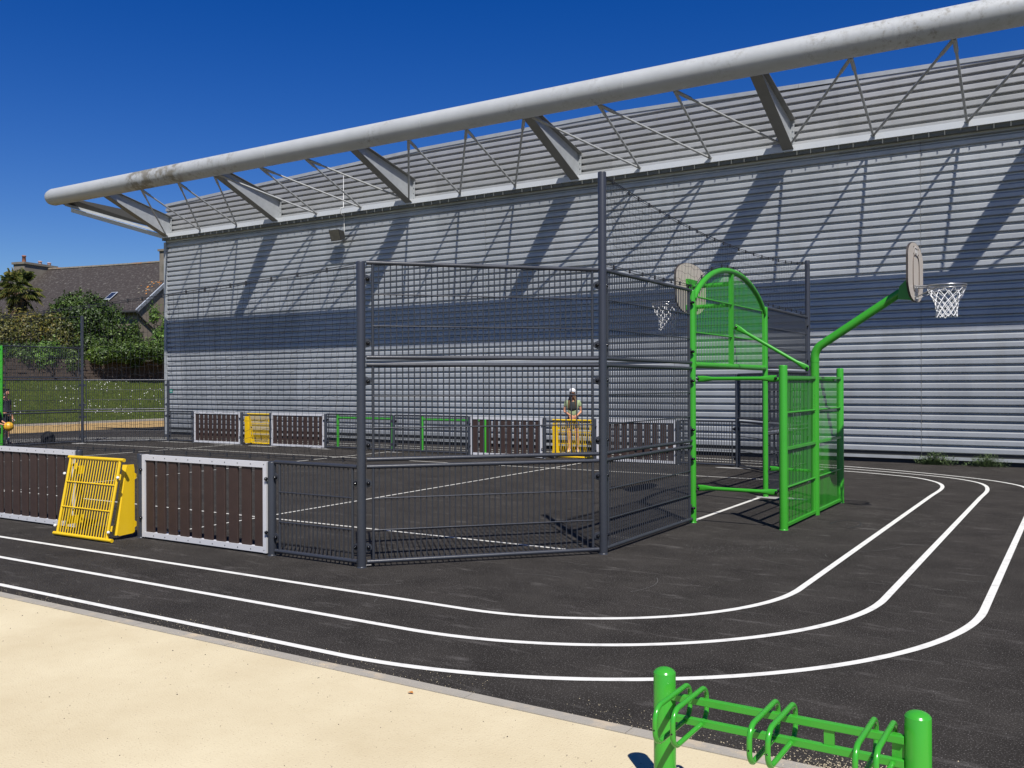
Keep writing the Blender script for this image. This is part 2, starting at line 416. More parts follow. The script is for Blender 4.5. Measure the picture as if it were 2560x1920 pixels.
def ribbon(mb, pts, wd, z, closed=False, seed=1):
    k = len(pts); vs = []; rr = random.Random(seed)
    for i, p in enumerate(pts):
        if closed: t = pts[(i+1) % k] - pts[i-1]
        else: t = pts[min(k-1,i+1)] - pts[max(0,i-1)]
        t = Vector((t.x, t.y)).normalized(); nn = Vector((-t.y, t.x))
        h = wd / 2 * (1 + rr.uniform(-.03, .03))
        vs += [(p.x + nn.x*h, p.y + nn.y*h, z), (p.x - nn.x*h, p.y - nn.y*h, z)]
    fs = [(2*i, 2*i+1, 2*((i+1) % k)+1, 2*((i+1) % k)) for i in range(k if closed else k-1)]
    mb.add(vs, fs)
def track(right, far, near, left, R_near, farpts):
    c = (-4.2, near + R_near)
    arc = [(c[0] + R_near*math.sin(a), c[1] - R_near*math.cos(a)) for a in [R(d) for d in range(0, 91, 9)]]
    # the painted near corner is a little flatter than a circle
    pts = arc + farpts
    k = len(farpts)
    mir = [(-31.12 - x_, y_) for x_, y_ in reversed(pts)]
    return [Vector(p) for p in pts + mir]
specs = [
    ("track_line", track(-2.12, 19.45, 5.93, 0, 2.07, [(-2.13,15.6),(-2.13,16.93),(-2.26,17.69),(-2.56,18.30),(-2.95,18.70),(-4.17,19.26),(-5.6,19.42),(-7.5,19.49)])),
    ("track_line", track(-1.44, 20.2, 5.22, 0, 2.76, [(-1.45,15.8),(-1.46,17.09),(-1.64,18.05),(-2.08,18.72),(-2.69,19.15),(-4.3,19.84),(-6.0,20.14),(-7.8,20.24)])),
    ("track_line", track(-.7, 20.9, 4.49, 0, 3.49, [(-.73,15.6),(-.78,16.7),(-.98,17.85),(-1.35,18.5),(-1.88,19.02),(-2.75,19.6),(-3.71,20.1),(-5.2,20.6),(-8.0,20.96)])),
]
for nm, pts in specs:
    mb = MB(); ribbon(mb, catmull(pts, 6), 0.062, 0.004, True); structure(mb, nm, LINE)
def seg_line(a, b, wd=0.05, z=0.004, mat=None):
    mb = MB(); n = 24
    ribbon(mb, [Vector(a).lerp(Vector(b), i/n) for i in range(n+1)], wd, z, False, 5)
    structure(mb, "court_line", mat or CLINE)
seg_line((-26.3,8.62), (-4.6,8.64)); seg_line((-26.3,16.98), (-4.75,16.85))
for u in (-9.5, -15.56, -21.6): seg_line((u+.1,6.95), (u-.22,18.85), z=0.008)
seg_line((-4.36,11.25), (-4.37,14.22), 0.06); seg_line((-26.76,11.3), (-26.76,14.2), 0.06)

SCUFF = paint("chalky scuff", (0.13, 0.125, 0.115), 0.9, 0.3, 30)
rnd = random.Random(61); mb = MB()
for i in range(26):
    cx, cy = rnd.uniform(-7.5, -.9), rnd.uniform(5.2, 11.5)
    if cy > 6.5 and cx < -3.3 and rnd.random() < .6: continue
    a0 = rnd.uniform(0, 6.28); r_ = rnd.uniform(.3, 2.2); sp_ = rnd.uniform(.15, .7)/r_
    ribbon(mb, [Vector((cx + r_*(math.cos(a0+sp_*k/10)-math.cos(a0)), cy + r_*(math.sin(a0+sp_*k/10)-math.sin(a0)))) for k in range(11)], rnd.uniform(.003,.007), .0025 + i*.00004, False, i)
structure(mb, "scuff_marks", SCUFF)
mb = MB(); ribbon(mb, [Vector((-2.62 + .17*math.cos(R(a_)), 12.0 + .36*math.sin(R(a_)))) for a_ in range(-60, 200, 12)], .018, .0022, False, 4)
structure(mb, "scuff_ring", paint("black scuff", (.012,.012,.012), .8))

# pale concrete footings round posts
rnd = random.Random(8)
mb = MB()
for (x, y, a, b) in ((-4.05,14.2,.42,.16),(-10.05,18.78,.7,.10),(-12.2,18.80,.5,.08),(-20.5,18.80,.6,.12),(-22.2,18.84,.8,.08),(-24.6,18.86,.9,.09),(-6.4,18.80,.45,.12),(-15.6,18.82,.3,.08),(-6.06,6.86,.07,.05),(-26.6,16.9,.3,.2),(-18.2,18.82,.4,.09),(-13.2,18.8,.3,.08)):
    vs = []; n = 14
    for j in range(n):
        t = 2*PI*j/n; k = rnd.uniform(.8, 1.15)
        vs.append((x + a*math.cos(t)*k, y + b*math.sin(t)*k, 0.006))
    mb.add(vs, [tuple(range(n))])
structure(mb, "concrete_patch", CONC)

# sand grains kicked over the kerb and asphalt
rnd = random.Random(5); mb = MB()
def grain(x, y, s, z=0.0):
    a = rnd.uniform(0, 6.28)
    vs = [(x + s*math.cos(a+i*2.1), y + s*math.sin(a+i*2.1), z) for i in range(3)] + [(x, y, z + s*0.9)]
    mb.add(vs, [(0,1,3),(1,2,3),(2,0,3)])
for i in range(5200):
    x = rnd.uniform(-9, 1.2); d = abs(rnd.gauss(0, .05)) if rnd.random() < .8 else rnd.uniform(0, .35)
    if noise.noise(Vector((x*1.7, 3.1, 0))) + .25 < rnd.uniform(-.2, .6): continue
    grain(x, 4.24 + d, rnd.uniform(.0015, .0036), 0.004 if d < .09 else 0)
for i in range(5200):
    x = rnd.gauss(-.35, .5); d = abs(rnd.gauss(0, .13)); grain(x, 4.24 + d, rnd.uniform(.002, .0045), 0.004 if d < .09 else 0)
tag(build(mb, "scattered_sand", SAND), "pale sand grains scattered over the kerb and asphalt edge", "sand grains", kind="stuff")
rnd = random.Random(44); mb = MB(); PEB = [paint("pale pebble", (.40,.34,.26), .9, .3, 30), paint("dark pebble", (.10,.085,.07), .9, .3, 30)]
for i in range(1300):
    x = rnd.uniform(-9, 1.5); y = 4.22 - abs(rnd.gauss(0, 1.4)); sz = rnd.choice((.0016,.002,.0025,.003,.003,.0045)) * rnd.uniform(.7,1.3)
    if rnd.random() < .008: sz *= 1.7
    a0 = rnd.uniform(0, 6.28); q4 = [(x + sz*math.cos(a0+k*1.26)*rnd.uniform(.7,1.2), y + sz*math.sin(a0+k*1.26)*rnd.uniform(.7,1.2), -.0005) for k in range(5)]
    tp_ = [(x + (p_[0]-x)*.55, y + (p_[1]-y)*.55, sz*.8) for p_ in q4]
    mb.add(q4 + tp_, [(0,1,6,5),(1,2,7,6),(2,3,8,7),(3,4,9,8),(4,0,5,9),(5,6,7,8,9)], 1 if rnd.random() < .35 else 0)
tag(build(mb, "pebbles", PEB), "small pebbles scattered over the pale sand", "pebbles", kind="stuff")
rnd = random.Random(15); mb = MB()
for i in range(2600):
    x = rnd.uniform(-12, 1); y = rnd.uniform(4.4, 11); grain(x, y, rnd.uniform(.001, .0028))
for i in range(900):
    cx, cy = [(-2.6,13.2),(-2.3,11.9),(-1.7,12.6),(-2.9,9.9),(-1.2,18.9),(-3.4,9.5)][i % 6]
    grain(rnd.gauss(cx, .18), rnd.gauss(cy, .18), rnd.uniform(.001, .0035))
tag(build(mb, "loose_grit", paint("pale grit", (0.30,0.29,0.27), .8, .3, 30)), "tiny pale grit lying loose on the dark asphalt", "grit", kind="stuff")

# lawn bank
mb = MB(); nx, ny = 26, 60
prof = [0, .02, .2, .45, .72, 1.0, 1.28, 1.55, 1.8, 2.0, 2.15, 2.3, 2.45, 2.55, 2.6, 2.62, 2.64, 2.66, 2.7, 2.7, 2.7, 2.7, 2.75, 2.8, 2.8, 2.8]
us = [-40.8, -40.95] + [-41.5 - .58*i for i in range(12)] + [-49 - 2.5*i*(1+i*.25) for i in range(12)]
vs = [];
for j in range(ny + 1):
    v = 4.3 + (110 - 4.3) * j / ny
    for i in range(nx): vs.append((us[i], v, prof[i] + (0.06*noise.noise(Vector((us[i]*.4, v*.3, 0))) if i > 2 else 0)))
mb.add(vs, [(j*nx+i, (j+1)*nx+i, (j+1)*nx+i+1, j*nx+i+1) for j in range(ny) for i in range(nx-1)], 0, True)
bank = structure(mb, "grass_bank", GRASS)
def bank_z(u):
    for i in range(nx-1):
        if us[i] >= u >= us[i+1]: return prof[i] + (prof[i+1]-prof[i])*(us[i]-u)/(us[i]-us[i+1])
    return 2.7
mb = MB()
for i in range(60): mb.box((-40.85, 4.3 + i, -.04), (-40.68, 5.285 + i, 0.10))
structure(mb, "lawn_kerb", paint("pale edging", (0.45,0.43,0.38), .9, .1))
rnd = random.Random(21); mb = MB()
for i in range(9000):
    u = rnd.uniform(-46.2, -40.9); v = rnd.uniform(17, 37); z = bank_z(u); h = rnd.uniform(.05, .14)
    a = rnd.uniform(0, PI); dx, dy = .018*math.cos(a), .018*math.sin(a)
    mb.add([(u-dx, v-dy, z-.02), (u+dx, v+dy, z-.02), (u+rnd.uniform(-.05,.05), v+rnd.uniform(-.05,.05), z+h)], [(0,1,2)])
tag(build(mb, "lawn_grass", LEAF_M), "short rough grass growing on the sloping bank", "grass", kind="stuff")
mb = MB(); rnd = random.Random(4)
cl = [(rnd.uniform(-45.3,-41.6), rnd.uniform(20,36), rnd.uniform(.3,1.0)) for _ in range(26)]
for i in range(230):
    c = rnd.choice(cl); u = rnd.gauss(c[0], c[2]*.5); v = rnd.gauss(c[1], c[2])
    if not (-45.8 < u < -41.1): continue
    z = bank_z(u) + rnd.uniform(.06, .16); s = rnd.uniform(.011, .021)
    mb.add([(u, v-s, z-s), (u+.01, v+s, z-s), (u, v+s, z+s), (u-.01, v-s, z+s)], [(0,1,2,3)])
tag(build(mb, "daisies", WHITE), "white daisies dotted in patches over the grass bank", "daisies", kind="stuff")

# ------------------------------------------------------------------ gym building
WV = 21.9; WL = -29.0; WR = 14.0
gym = thing("sports_hall", "large hall clad in horizontal silver metal ribs with a tubular eave canopy", "building", (WL, WV, 0))
GB = Vector((-WL, -WV, 0))
PER = 0.175
def clad(z0, z1, segs, top=None):
    bm = bmesh.new()
    for (ua, ub) in segs:
        zs = []; z = z0; prof_ = []
        # groove then face, going up
        while z < z1:
            prof_ += [(0.075, z), (0.075, z + .036), (0.022, z + .047), (0.0, z + .060), (0.0, z + .143), (0.045, z + PER - .004)]
            z += PER
        prof_.append((0.075, z))
        va = [bm.verts.new((ua, WV + d, zz)) for d, zz in prof_]; vb = [bm.verts.new((ub, WV + d, zz)) for d, zz in prof_]
        fs = [bm.faces.new((va[i], vb[i], vb[i+1], va[i+1])) for i in range(len(prof_)-1)]
        if top:
            ta, tb = top(ua), top(ub)
            nrm = Vector((-(tb - ta), 0, (ub - ua))).normalized()
            gv = set(va + vb); ge = set(e for f in fs for e in f.edges)
            bmesh.ops.bisect_plane(bm, geom=list(gv) + list(ge) + fs, plane_co=(ua, 0, ta), plane_no=nrm, clear_outer=True)
    me = bpy.data.meshes.new("cladding"); bm.to_mesh(me); bm.free()
    return me
def child(name, me, mat=None, parent=gym, shift=True):
    if mat: me.materials.append(mat)
    return link(name, me, parent, tuple(GB) if shift else (0,0,0))
joints = [WL] + [-26.28 + 5.78*i for i in range(0, 7)] + [WR]
segs = [(joints[i] + .004, joints[i+1] - .004) for i in range(len(joints)-1)]
child("wall", clad(0.211, 7.08, segs), CLAD)
TOP = [(-29.0,8.52),(-23,8.73),(-17,8.93),(-11,8.98),(-5.8,8.84),(-1.15,8.73),(6,8.6),(14,8.5)]
def topz(u):
    for (a, za), (b, zb) in zip(TOP, TOP[1:]):
        if a <= u <= b: return za + (zb-za)*(u-a)/(b-a)
    return TOP[-1][1]
us2 = [WL + .004] + [a for a, _ in TOP[1:-1]] + [WR]
child("upper_wall", clad(7.33, 9.2, list(zip(us2, us2[1:])), lambda u: topz(u) - .07), CLADU)
def gymb(mb, name, mat): return child(name, mb.mesh(name, mat))
mb = MB()
for (a, b) in zip(us2, us2[1:]):
    za, zb = topz(a), topz(b)
    mb.prism([(a+.003, WV-.02, za-.095), (b-.003, WV-.02, zb-.095), (b-.003, WV-.02, zb), (a+.003, WV-.02, za)], (0, .35, 0))
gymb(mb, "roof_flashing", GALV)
for a, b in segs[:-1]:
    mb = MB(); mb.box((b+.001, WV-.0015, 0.21), (b+.006, WV+.004, 7.08)); gymb(mb, "joint_trim", FLG)
mb = MB(); mb.box((WL-.06, WV-.035, 0.0), (WL+.07, WV+.10, 7.1)); gymb(mb, "corner_trim", GALV)
mb = MB(); mb.box((WL-.02, WV-.02, .10), (WR, WV+.05, .165)); gymb(mb, "plinth_rail", GALV)
mb = MB(); mb.box((WL, WV+.045, 0), (WR, WV+.3, .30)); gymb(mb, "plinth", DARK)
# shell behind cladding: gable walls, back, roof
mb = MB()
mb.box((WL, WV+.12, 0), (WR, WV+22, 8.35)); gymb(mb, "shell", CLADU)
mb = MB(); mb.box((WL-.02, WV-.20, 7.235), (WR, WV+.05, 7.375)); gymb(mb, "eave_flashing", FASC)
mb = MB(); mb.box((WL-.02, WV-.14, 7.15), (WR, WV+.05, 7.233))
x = WL + .2
while x < WR: mb.box((x, WV-.196, 7.125), (x+.015, WV-.180, 7.2345)); x += .315
gymb(mb, "eave_beam", paint("eave beam paint", (.16,.17,.16), .6, .2))
# canopy tube
TV, TZ, TR = 19.17, 8.61, 0.30
mb = MB()
pts = [(-31.98,TV,TZ),(-31.96,TV,TZ),(-31.90,TV,TZ),(-31.80,TV,TZ),(-31.62,TV,TZ)]; rs = [.02,.10,.19,.26,TR]
x = -30.0
while x < WR + .1: pts.append((x, TV, TZ)); rs.append(TR); x += 1.88
mb.tube(pts, rs, 40)
for k in range(0, 8): 
    x = -26.3 + 5.78*k; mb.tube([(x-.02,TV,TZ),(x+.02,TV,TZ)], TR+.004, 40)
gymb(mb, "canopy_tube", TUBE)
brk = [-28.72 + 5.68*i for i in range(8)]
def bracket_mesh():
    mb = MB()
    # web plate in the v-z plane
    poly = [(0, WV-.02, 7.30), (0, WV-.02, 8.00), (0, TV+.10, 8.62), (0, TV+.05, 8.36), (0, WV-.16, 7.26)]
    mb.prism([(p[0]-.006, p[1], p[2]) for p in poly], (.012, 0, 0))
    for a, b in ((poly[1], poly[2]), (poly[4], poly[3])):
        a = Vector(a); b = Vector(b); d = (b-a).normalized(); nn = Vector((0, -d.z, d.y)) * .006
        mb.prism([a+nn+Vector((-.13,0,0)), a+nn+Vector((.13,0,0)), a-nn+Vector((.13,0,0)), a-nn+Vector((-.13,0,0))], b - a, 1)
    mb.box((-.10, WV-.035, 7.36), (.10, WV-.018, 8.02))
    for z in (7.45,7.6,7.75,7.9):
        for s in (-.07,.07): mb.box((s-.012, WV-.055, z-.012), (s+.012, WV-.03, z+.012))
    return mb.mesh("bracket", [GALV, FLG])
bme = bracket_mesh()
for x in brk:
    o = link("bracket", bme, gym, (x - WL, -WV, 0))
for k in range(len(brk) - 1):
    bs = [brk[k] + (brk[k+1] - brk[k]) * q / 3 for q in range(4)]
    if k % 2 == 0: pairs = ((0,1),(1,1),(1,2),(2,2),(2,3))      # (foot, head)
    else: pairs = ((1,0),(1,1),(2,1),(2,2),(3,2))
    for fi, hi in pairs:
        bx = bs[fi]; hx = bs[hi] + (-.12 if hi == 3 else .12 if hi == 0 else .04)
        mb = MB(); B = Vector((bx, WV-.19, 7.33)); T = Vector((hx, TV + .12, TZ - .27)); D = T - B
        mb.tube([B, B + D*.97], .028, 8)
        mb.tube([B + D*.86, T], .042, 6)
        if fi in (1, 2) and fi == hi: mb.prism([(bx-.045, WV-.215, 7.36), (bx+.045, WV-.215, 7.36), (bx, WV-.215, 7.25)], (0,.02,0))
        gymb(mb, "strut", RODM)
# corner struts running out to the end of the tube
def angle_beam(a, b, wd, ht):
    mb = MB(); a = Vector(a); b = Vector(b); d = (b-a).normalized(); s = d.cross(Vector((0,0,1))).normalized()
    mb.prism([a, a + s*wd, a + s*wd + Vector((0,0,-.01)), a + Vector((0,0,-.01))], b-a)
    mb.prism([a, a + Vector((0,0,-ht)), a + s*.01 + Vector((0,0,-ht)), a + s*.01], b-a)
    return mb
gymb(angle_beam((WL+.02, WV-.2, 7.37), (-31.15, TV+.35, 8.22), -.12, .14), "corner_strut", FASC)
gymb(angle_beam((WL+.05, WV-.1, 7.50), (-31.3, TV+.2, 8.40), .14, .10), "corner_strut", GALV)
mb = MB()
mb.prism([(WL, WV, 7.55), (WL, WV, 8.0), (-31.35, TV+.1, 8.64), (-31.6, TV-.0, 8.42)], (.012, .012, 0))
gymb(mb, "corner_bracket", DARK)

# floodlight and its cable
fl = thing("floodlight", "grey floodlight with white cable on the silver wall below the eave", "floodlight", (-20.13, WV-.05, 6.55))
mb = MB()
mb.prism([(-.24,-.42,.13),(-.24,-.30,-.20),(-.24,-.12,-.12),(-.24,-.16,.10)], (.42,0,0)); mb.prism([(-.05,-.16,.0),(.05,-.16,.0),(.05,0,-.05),(-.05,0,-.05)], (0,0,.06))
build(mb, "housing", DARK, fl)
mb = MB(); mb.prism([(-.22,-.425,.12),(.16,-.425,.12),(.16,-.31,-.185),(-.22,-.31,-.185)], (0,-.008,-.003)); build(mb, "glass", paint("lamp glass", (.16,.15,.12), .1, .3, 6), fl)
mb = MB(); mb.tube([(.06,-.03,.05),(.06,-.03,.60)], .012, 6); mb.tube([(.06,-.03,.60),(.06,-.19,.68),(.06,-.20,.85)], .012, 6); mb.tube([(.06,-.20,.84),(.06,-.06,.88),(.06,-.05,1.95)], .012, 6)
build(mb, "cable", WHITE, fl)
mb = MB(); mb.box((-28.80, WV-.012, 1.53), (-28.62, WV-.004, 1.65), 0); mb.box((-28.76, WV-.016, 1.58), (-28.68, WV-.0125, 1.60), 1); mb.prism([(-28.70,WV-.016,1.56),(-28.65,WV-.016,1.59),(-28.70,WV-.016,1.62)], (0,.003,0), 1)
tag(build(mb, "exit_sign", [paint("teal sign", (.02,.30,.24), .4), WHITE]), "small teal sign with white arrow at the hall wall's left corner", "sign")

# ------------------------------------------------------------------ court fence
PR = 0.044
_mc = {}
def post_mesh(h, r, mat, cap=.012):
    k = ("post", h, r, mat.name)
    if k not in _mc:
        mb = MB(); mb.lathe((0,0,0), [(r, -.01), (r, h-cap), (r*.97, h-cap*.6), (r*.75, h-cap*.2), (r*.35, h), (0.0, h+.001)], 24)
        mb.lathe((0,0,0), [(r+.004, -.01), (r+.004, .006), (r, .012)], 24)
        _mc[k] = mb.mesh("post", mat)
    return _mc[k]
def panel_meshes(L, mat, pr=PR, sp=.0585):
    k = ("panel", round(L, 3), mat.name)
    if k in _mc: return _mc[k]
    bars = MB(); x0, x1 = .115 + .0, L - .115
    n = max(2, round((x1 - x0) / sp)); d = (x1 - x0) / n
    for i in range(1, n): bars.tube([(x0 + d*i, 0, .0), (x0 + d*i, 0, .925)], .0064, 6, cap=False)
    for z in (.307, .617): bars.tube([(x0, -.011, z), (x1, -.011, z)], .007, 6)
    fr = MB()
    for z in (0, .925): fr.tube([(pr+.008, 0, z), (L-pr-.008, 0, z)], .021, 12)
    for x in (x0, x1): fr.tube([(x, 0, 0), (x, 0, .925)], .0145, 10)
    lug = MB()
    for x, s in ((pr, 1), (L-pr, -1)):
        for z in (.14, .765):
            lug.prism([(x-.01*s, -.004, z-.05), (x+.045*s, -.004, z-.03), (x+.062*s, -.004, z), (x+.045*s, -.004, z+.03), (x-.01*s, -.004, z+.05)], (0, .008, 0))
    fr.v, base = fr.v, None
    o = len(fr.v); fr.v += lug.v; fr.f += [tuple(i+o for i in f) for f in lug.f]; fr.m += lug.m; fr.sm += lug.sm
    _mc[k] = (bars.mesh("mesh_panel", mat), fr.mesh("frame", mat))
    return _mc[k]
def bolt_mesh():
    if "bolt" not in _mc:
        mb = MB(); mb.lathe((0,0,0), [(.018,-.0),(.019,-.012),(.015,-.022),(.007,-.029),(0,-.031)], 12, axis='Y'); _mc["bolt"] = mb.mesh("bolt_cap", BLACK)
    return _mc["bolt"]
def bay(parent, a, b, tiers, mat=GREY, bolts=True):
    a = Vector(a); b = Vector(b); d = b - a; L = d.length; rz = math.atan2(d.y, d.x)
    pm = panel_meshes(L, mat)
    for t in range(tiers):
        zb = .053 + .9965*t
        base = Vector((a.x, a.y, zb)) - parent.location
        p = link("mesh_panel", pm[0], parent, base, rz)
        link("frame", pm[1], p)
        if bolts:
            for x in (PR + .022, L - PR - .022):
                for z in (.14, .765): link("bolt_cap", bolt_mesh(), p, (x, -.006, z))
def post(parent, x, y, h, mat=GREY, r=PR):
    return link("fence_post", post_mesh(h, r, mat), parent, Vector((x, y, 0)) - parent.location)
def plank_bay(parent, a, b, seed=0):
    a = Vector(a); b = Vector(b); d = b - a; L = d.length; rz = math.atan2(d.y, d.x)
    k = ("plank", round(L, 2))
    if k not in _mc:
        f0, f1 = PR + .012, L - PR - .012
        fr = MB()
        for z0, z1 in ((.022, .080), (.915, .975)): fr.box((f0+.052, -.028, z0), (f1-.052, .028, z1))
        fr.box((f0, -.030, .020), (f0+.050, .030, .977)); fr.box((f1-.050, -.030, .020), (f1, .030, .977))
        n = 10; st = f0 + .052; en = f1 - .052; pit = (en - st + .060) / n
        pl = MB()
        for i in range(n):
            x = st + i*pit; wv = pit - .062
            pl.prism([(x+.004,-.013,.07),(x+wv-.004,-.013,.07),(x+wv,-.009,.07),(x+wv,.009,.07),(x+wv-.004,.013,.07),(x+.004,.013,.07),(x,.009,.07),(x,-.009,.07)], (0,0,.85))
            for z in (.048, .948): fr.lathe((x + wv + .02, -.029, z), [(.006,0),(.005,-.004),(0,-.005)], 6, mi=1, axis='Y')
        _mc[k] = (pl.mesh("plank_panel", PLANK), fr.mesh("frame", [WHITEF, DARK]))
    p = link("plank_panel", _mc[k][0], parent, Vector((a.x, a.y, 0)) - parent.location, rz)
    link("frame", _mc[k][1], p)
    for x in (PR + .004, L - PR - .004):
        for z in (.24, .80): link("bolt_cap", bolt_mesh(), p, (x, -.03, z))

VN, VF = 6.765, 18.98
near_u = [-6.01, -7.245, -9.42, -10.64, -12.82, -15.56, -18.30, -20.48, -21.70, -23.88, -25.11]
near_k = ['m', 'p', 'g', 'p', 'm', 'm', 'p', 'g', 'p', 'm']
fn = thing("side_fence", "waist-high near fence of brown plank panels and grey bar panels between round posts", "fence", (-6.01, VN, 0))
for i, u in enumerate(near_u): post(fn, u, VN, 2.985 if i in (0, len(near_u)-1) else .985)
for i, k in enumerate(near_k):
    a, b = (near_u[i+1], VN), (near_u[i], VN)
    if k == 'm': bay(fn, a, b, 1)
    elif k == 'p': plank_bay(fn, a, b)
fb = thing("side_fence", "low far fence along the hall with brown plank panels and grey bar panels", "fence", (-6.34, VF, 0))
far_u = [-6.34, -7.67, -9.72, -11.07, -13.26, -15.72, -18.18, -20.37, -21.61, -23.80, -25.03]
for i, u in enumerate(far_u): post(fb, u, VF, 1.985 if i in (0, len(far_u)-1) else .985)
for i, k in enumerate(near_k):
    a, b = (far_u[i+1], VF), (far_u[i], VF)
    if k == 'm': bay(fb, a, b, 1)
    elif k == 'p': plank_bay(fb, a, b)
A_, B_ = (-6.01, 6.765), (-4.317, 8.616)
fab = thing("corner_fence", "tall three-tier grey bar fence between the two nearest tall posts", "fence", (B_[0], B_[1], 0))
bay(fab, A_, B_, 3); post(fab, B_[0], B_[1], 4.0)
G1, G2 = (-4.317, 11.172), (-4.317, 14.27)
fbg = thing("end_fence", "tall grey bar fence between the tallest near post and the green goal", "fence", (-4.317, 9.9, 0))
bay(fbg, B_, G1, 3)
H_ = (-4.317, 16.83); K_ = (-6.34, 18.98)
fgh = thing("end_fence", "tall grey bar fence just behind the green goal, towards the hall", "fence", (-4.317, 15.5, 0))
bay(fgh, G2, H_, 3); post(fgh, H_[0], H_[1], 4.0)
fhk = thing("corner_fence", "two-tier dark grey corner fence seen through the green goal mouth", "fence", (-5.3, 17.9, 0))
bay(fhk, H_, K_, 2)
P_, Q_ = (-25.03, 18.98), (-26.8, 17.15)
fpq = thing("corner_fence", "two-tier grey corner fence in front of the lawn, left of the hall corner", "fence", (-26.8, 17.15, 0))
bay(fpq, P_, Q_, 2); post(fpq, Q_[0], Q_[1], 4.0)
LG2 = (-26.8, 14.62)
fll = thing("end_fence", "three-tier grey bar fence beside the far left green goal post", "fence", (-26.8, 15.9, 0))
bay(fll, Q_, LG2, 3)

# ------------------------------------------------------------------ green goals
def brace(a, b, r=.024):
    mb = MB(); a = Vector(a); b = Vector(b); d = (b-a); L = d.length; t = d/L
    mb.tube([a + t*.02, a + t*.10, a + t*.17, a + t*.22, b - t*.22, b - t*.17, b - t*.10, b - t*.02],
            [(.008,.038),(.008,.038),(.018,.030),(r,r),(r,r),(.018,.030),(.008,.038),(.008,.038)], 12)
    return mb
def make_goal(label, group):
    g = thing("goal_frame", label, "goal", (-4.317, 12.72, 0), 0, group)
    for y in (-1.548, 1.55): link("goal_post", post_mesh(2.98, .041, GREEN), g, (0, y, 0))
    for y, r, h in ((-1.56, .051, 2.0), (1.42, .051, 2.0)): link("back_post", post_mesh(h, r, GREEN), g, (1.16, y, 0))
    mb = MB()
    zt, sag, hc = 2.87, .50, 1.50
    arc = []
    for i in range(33):
        t = -1 + 2*i/32; arc.append((0, t*hc, zt + sag*(max(0, 1-abs(t)**2.15))**.80))
    mb.tube(arc, .040, 16); build(mb, "arch", GREEN, g)
    def az(y): return zt + sag*(max(0, 1-abs(y/hc)**2.15))**.80
    mb = MB(); mb.tube([(0,-1.50,2.02),(0,1.505,2.02)], .040, 16); build(mb, "crossbar", GREEN, g)
    mb = MB(); y = -1.40
    while y < 1.44: mb.tube([(0, y, 2.03), (0, y, az(y))], .0047, 6, cap=False); y += .0585
    for z, hw in ((2.44,1.46),(2.90,1.36)): mb.tube([(.012,-hw,z),(.012,hw,z)], .011, 8)
    for y in (-1.46, 1.44): mb.tube([(0,y,2.02),(0,y,2.86)], .014, 8)
    build(mb, "arch_grille", GREEN, g)
    mb = MB(); mb.box((-.028,-.065,2.03),(.028,.0,3.33)); build(mb, "centre_post", GREEN, g)
    # mast with bent arm
    mb = MB(); y = -.05
    pts = [(1.16,y,-.01),(1.16,y,1.2),(1.16,y,2.12)]
    for i in range(1, 8):
        a = R(58*i/8); pts.append((1.16 + .22*(1-math.cos(a)), y, 2.12 + .22*math.sin(a)))
    e = Vector(pts[-1]); dr = Vector((math.sin(R(57)), 0, math.cos(R(57))))
    pts += [tuple(e + dr*.12), tuple(e + dr*.5), (2.25, y, e.z + dr.z/dr.x*(2.25-e.x))]
    mb.tube(pts, .057, 20); mb.tube([(1.16,y,2.06),(1.16,y,2.10)], .059, 20)
    build(mb, "mast", GREEN, g)
    mb = MB(); ez = pts[-1][2]
    for sy in (-.062, .056):
        mb.prism([(2.22,y+sy,ez-.08),(2.24,y+sy,ez+.07),(2.36,y+sy,ez+.19),(2.385,y+sy,ez+.19),(2.385,y+sy,ez-.10)], (0,.006,0))
    mb.prism([(2.22,y-.056,ez-.08),(2.385,y-.056,ez-.10),(2.385,y+.056,ez-.10),(2.22,y+.056,ez-.08)], (0,0,-.008))
    mb.box((2.385,y-.20,ez-.12),(2.405,y+.20,ez+.20))
    build(mb, "gusset", GREEN, g)
    # back panels
    for ya, yb in ((-1.56+.055, -.05-.062), (-.05+.062, 1.42-.055)):
        mb = MB()
        n = round((yb-ya-.06)/.067)
        for i in range(1, n): mb.tube([(1.16, ya+.03+(yb-ya-.06)*i/n, .05), (1.16, ya+.03+(yb-ya-.06)*i/n, 1.85)], .0048, 6, cap=False)
        o = build(mb, "back_panel", GREEN, g)
        mb = MB()
        for z in (.05, .98, 1.855): mb.box((1.145, ya, z-.016), (1.19, yb, z+.016))
        for z in (.51, 1.42): mb.tube([(1.178, ya+.01, z), (1.178, yb-.01, z)], .013, 8)
        for y_ in (ya+.02, yb-.02): mb.tube([(1.16, y_, .05), (1.16, y_, 1.855)], .014, 8)
        build(mb, "frame", GREEN, o)
    for y0, y1 in ((-1.548, -1.56), (1.55, 1.42)):
        for z in (1.84, .45):
            o = build(brace((.05, y0, z), (1.10, y1, z)), "brace_bar", GREEN, g)
            for x, yy in ((.075, y0), (1.075, y1)): link("bolt_cap", bolt_mesh(), o, (x, yy-.012, z))
    o = build(brace((.03, -.03, 2.60), (1.10, -.05, 1.96)), "brace_bar", GREEN, g)
    link("bolt_cap", bolt_mesh(), o, (.07, -.045, 2.575)); link("bolt_cap", bolt_mesh(), o, (1.06, -.065, 1.98))
    for z in (3.20, 2.90):
        mb = MB(); mb.tube([(0,.0,z),(-.60,.06,z)], .030, 12); build(mb, "board_arm", GREEN, g)
    mb = MB(); mb.box((-.625,-.06,2.82),(-.60,.02,3.30)); mb.box((-.64,-.14,3.22),(-.60,.22,3.30)); mb.box((-.64,-.14,2.85),(-.60,.22,2.92))
    build(mb, "board_mount", GREEN, g)
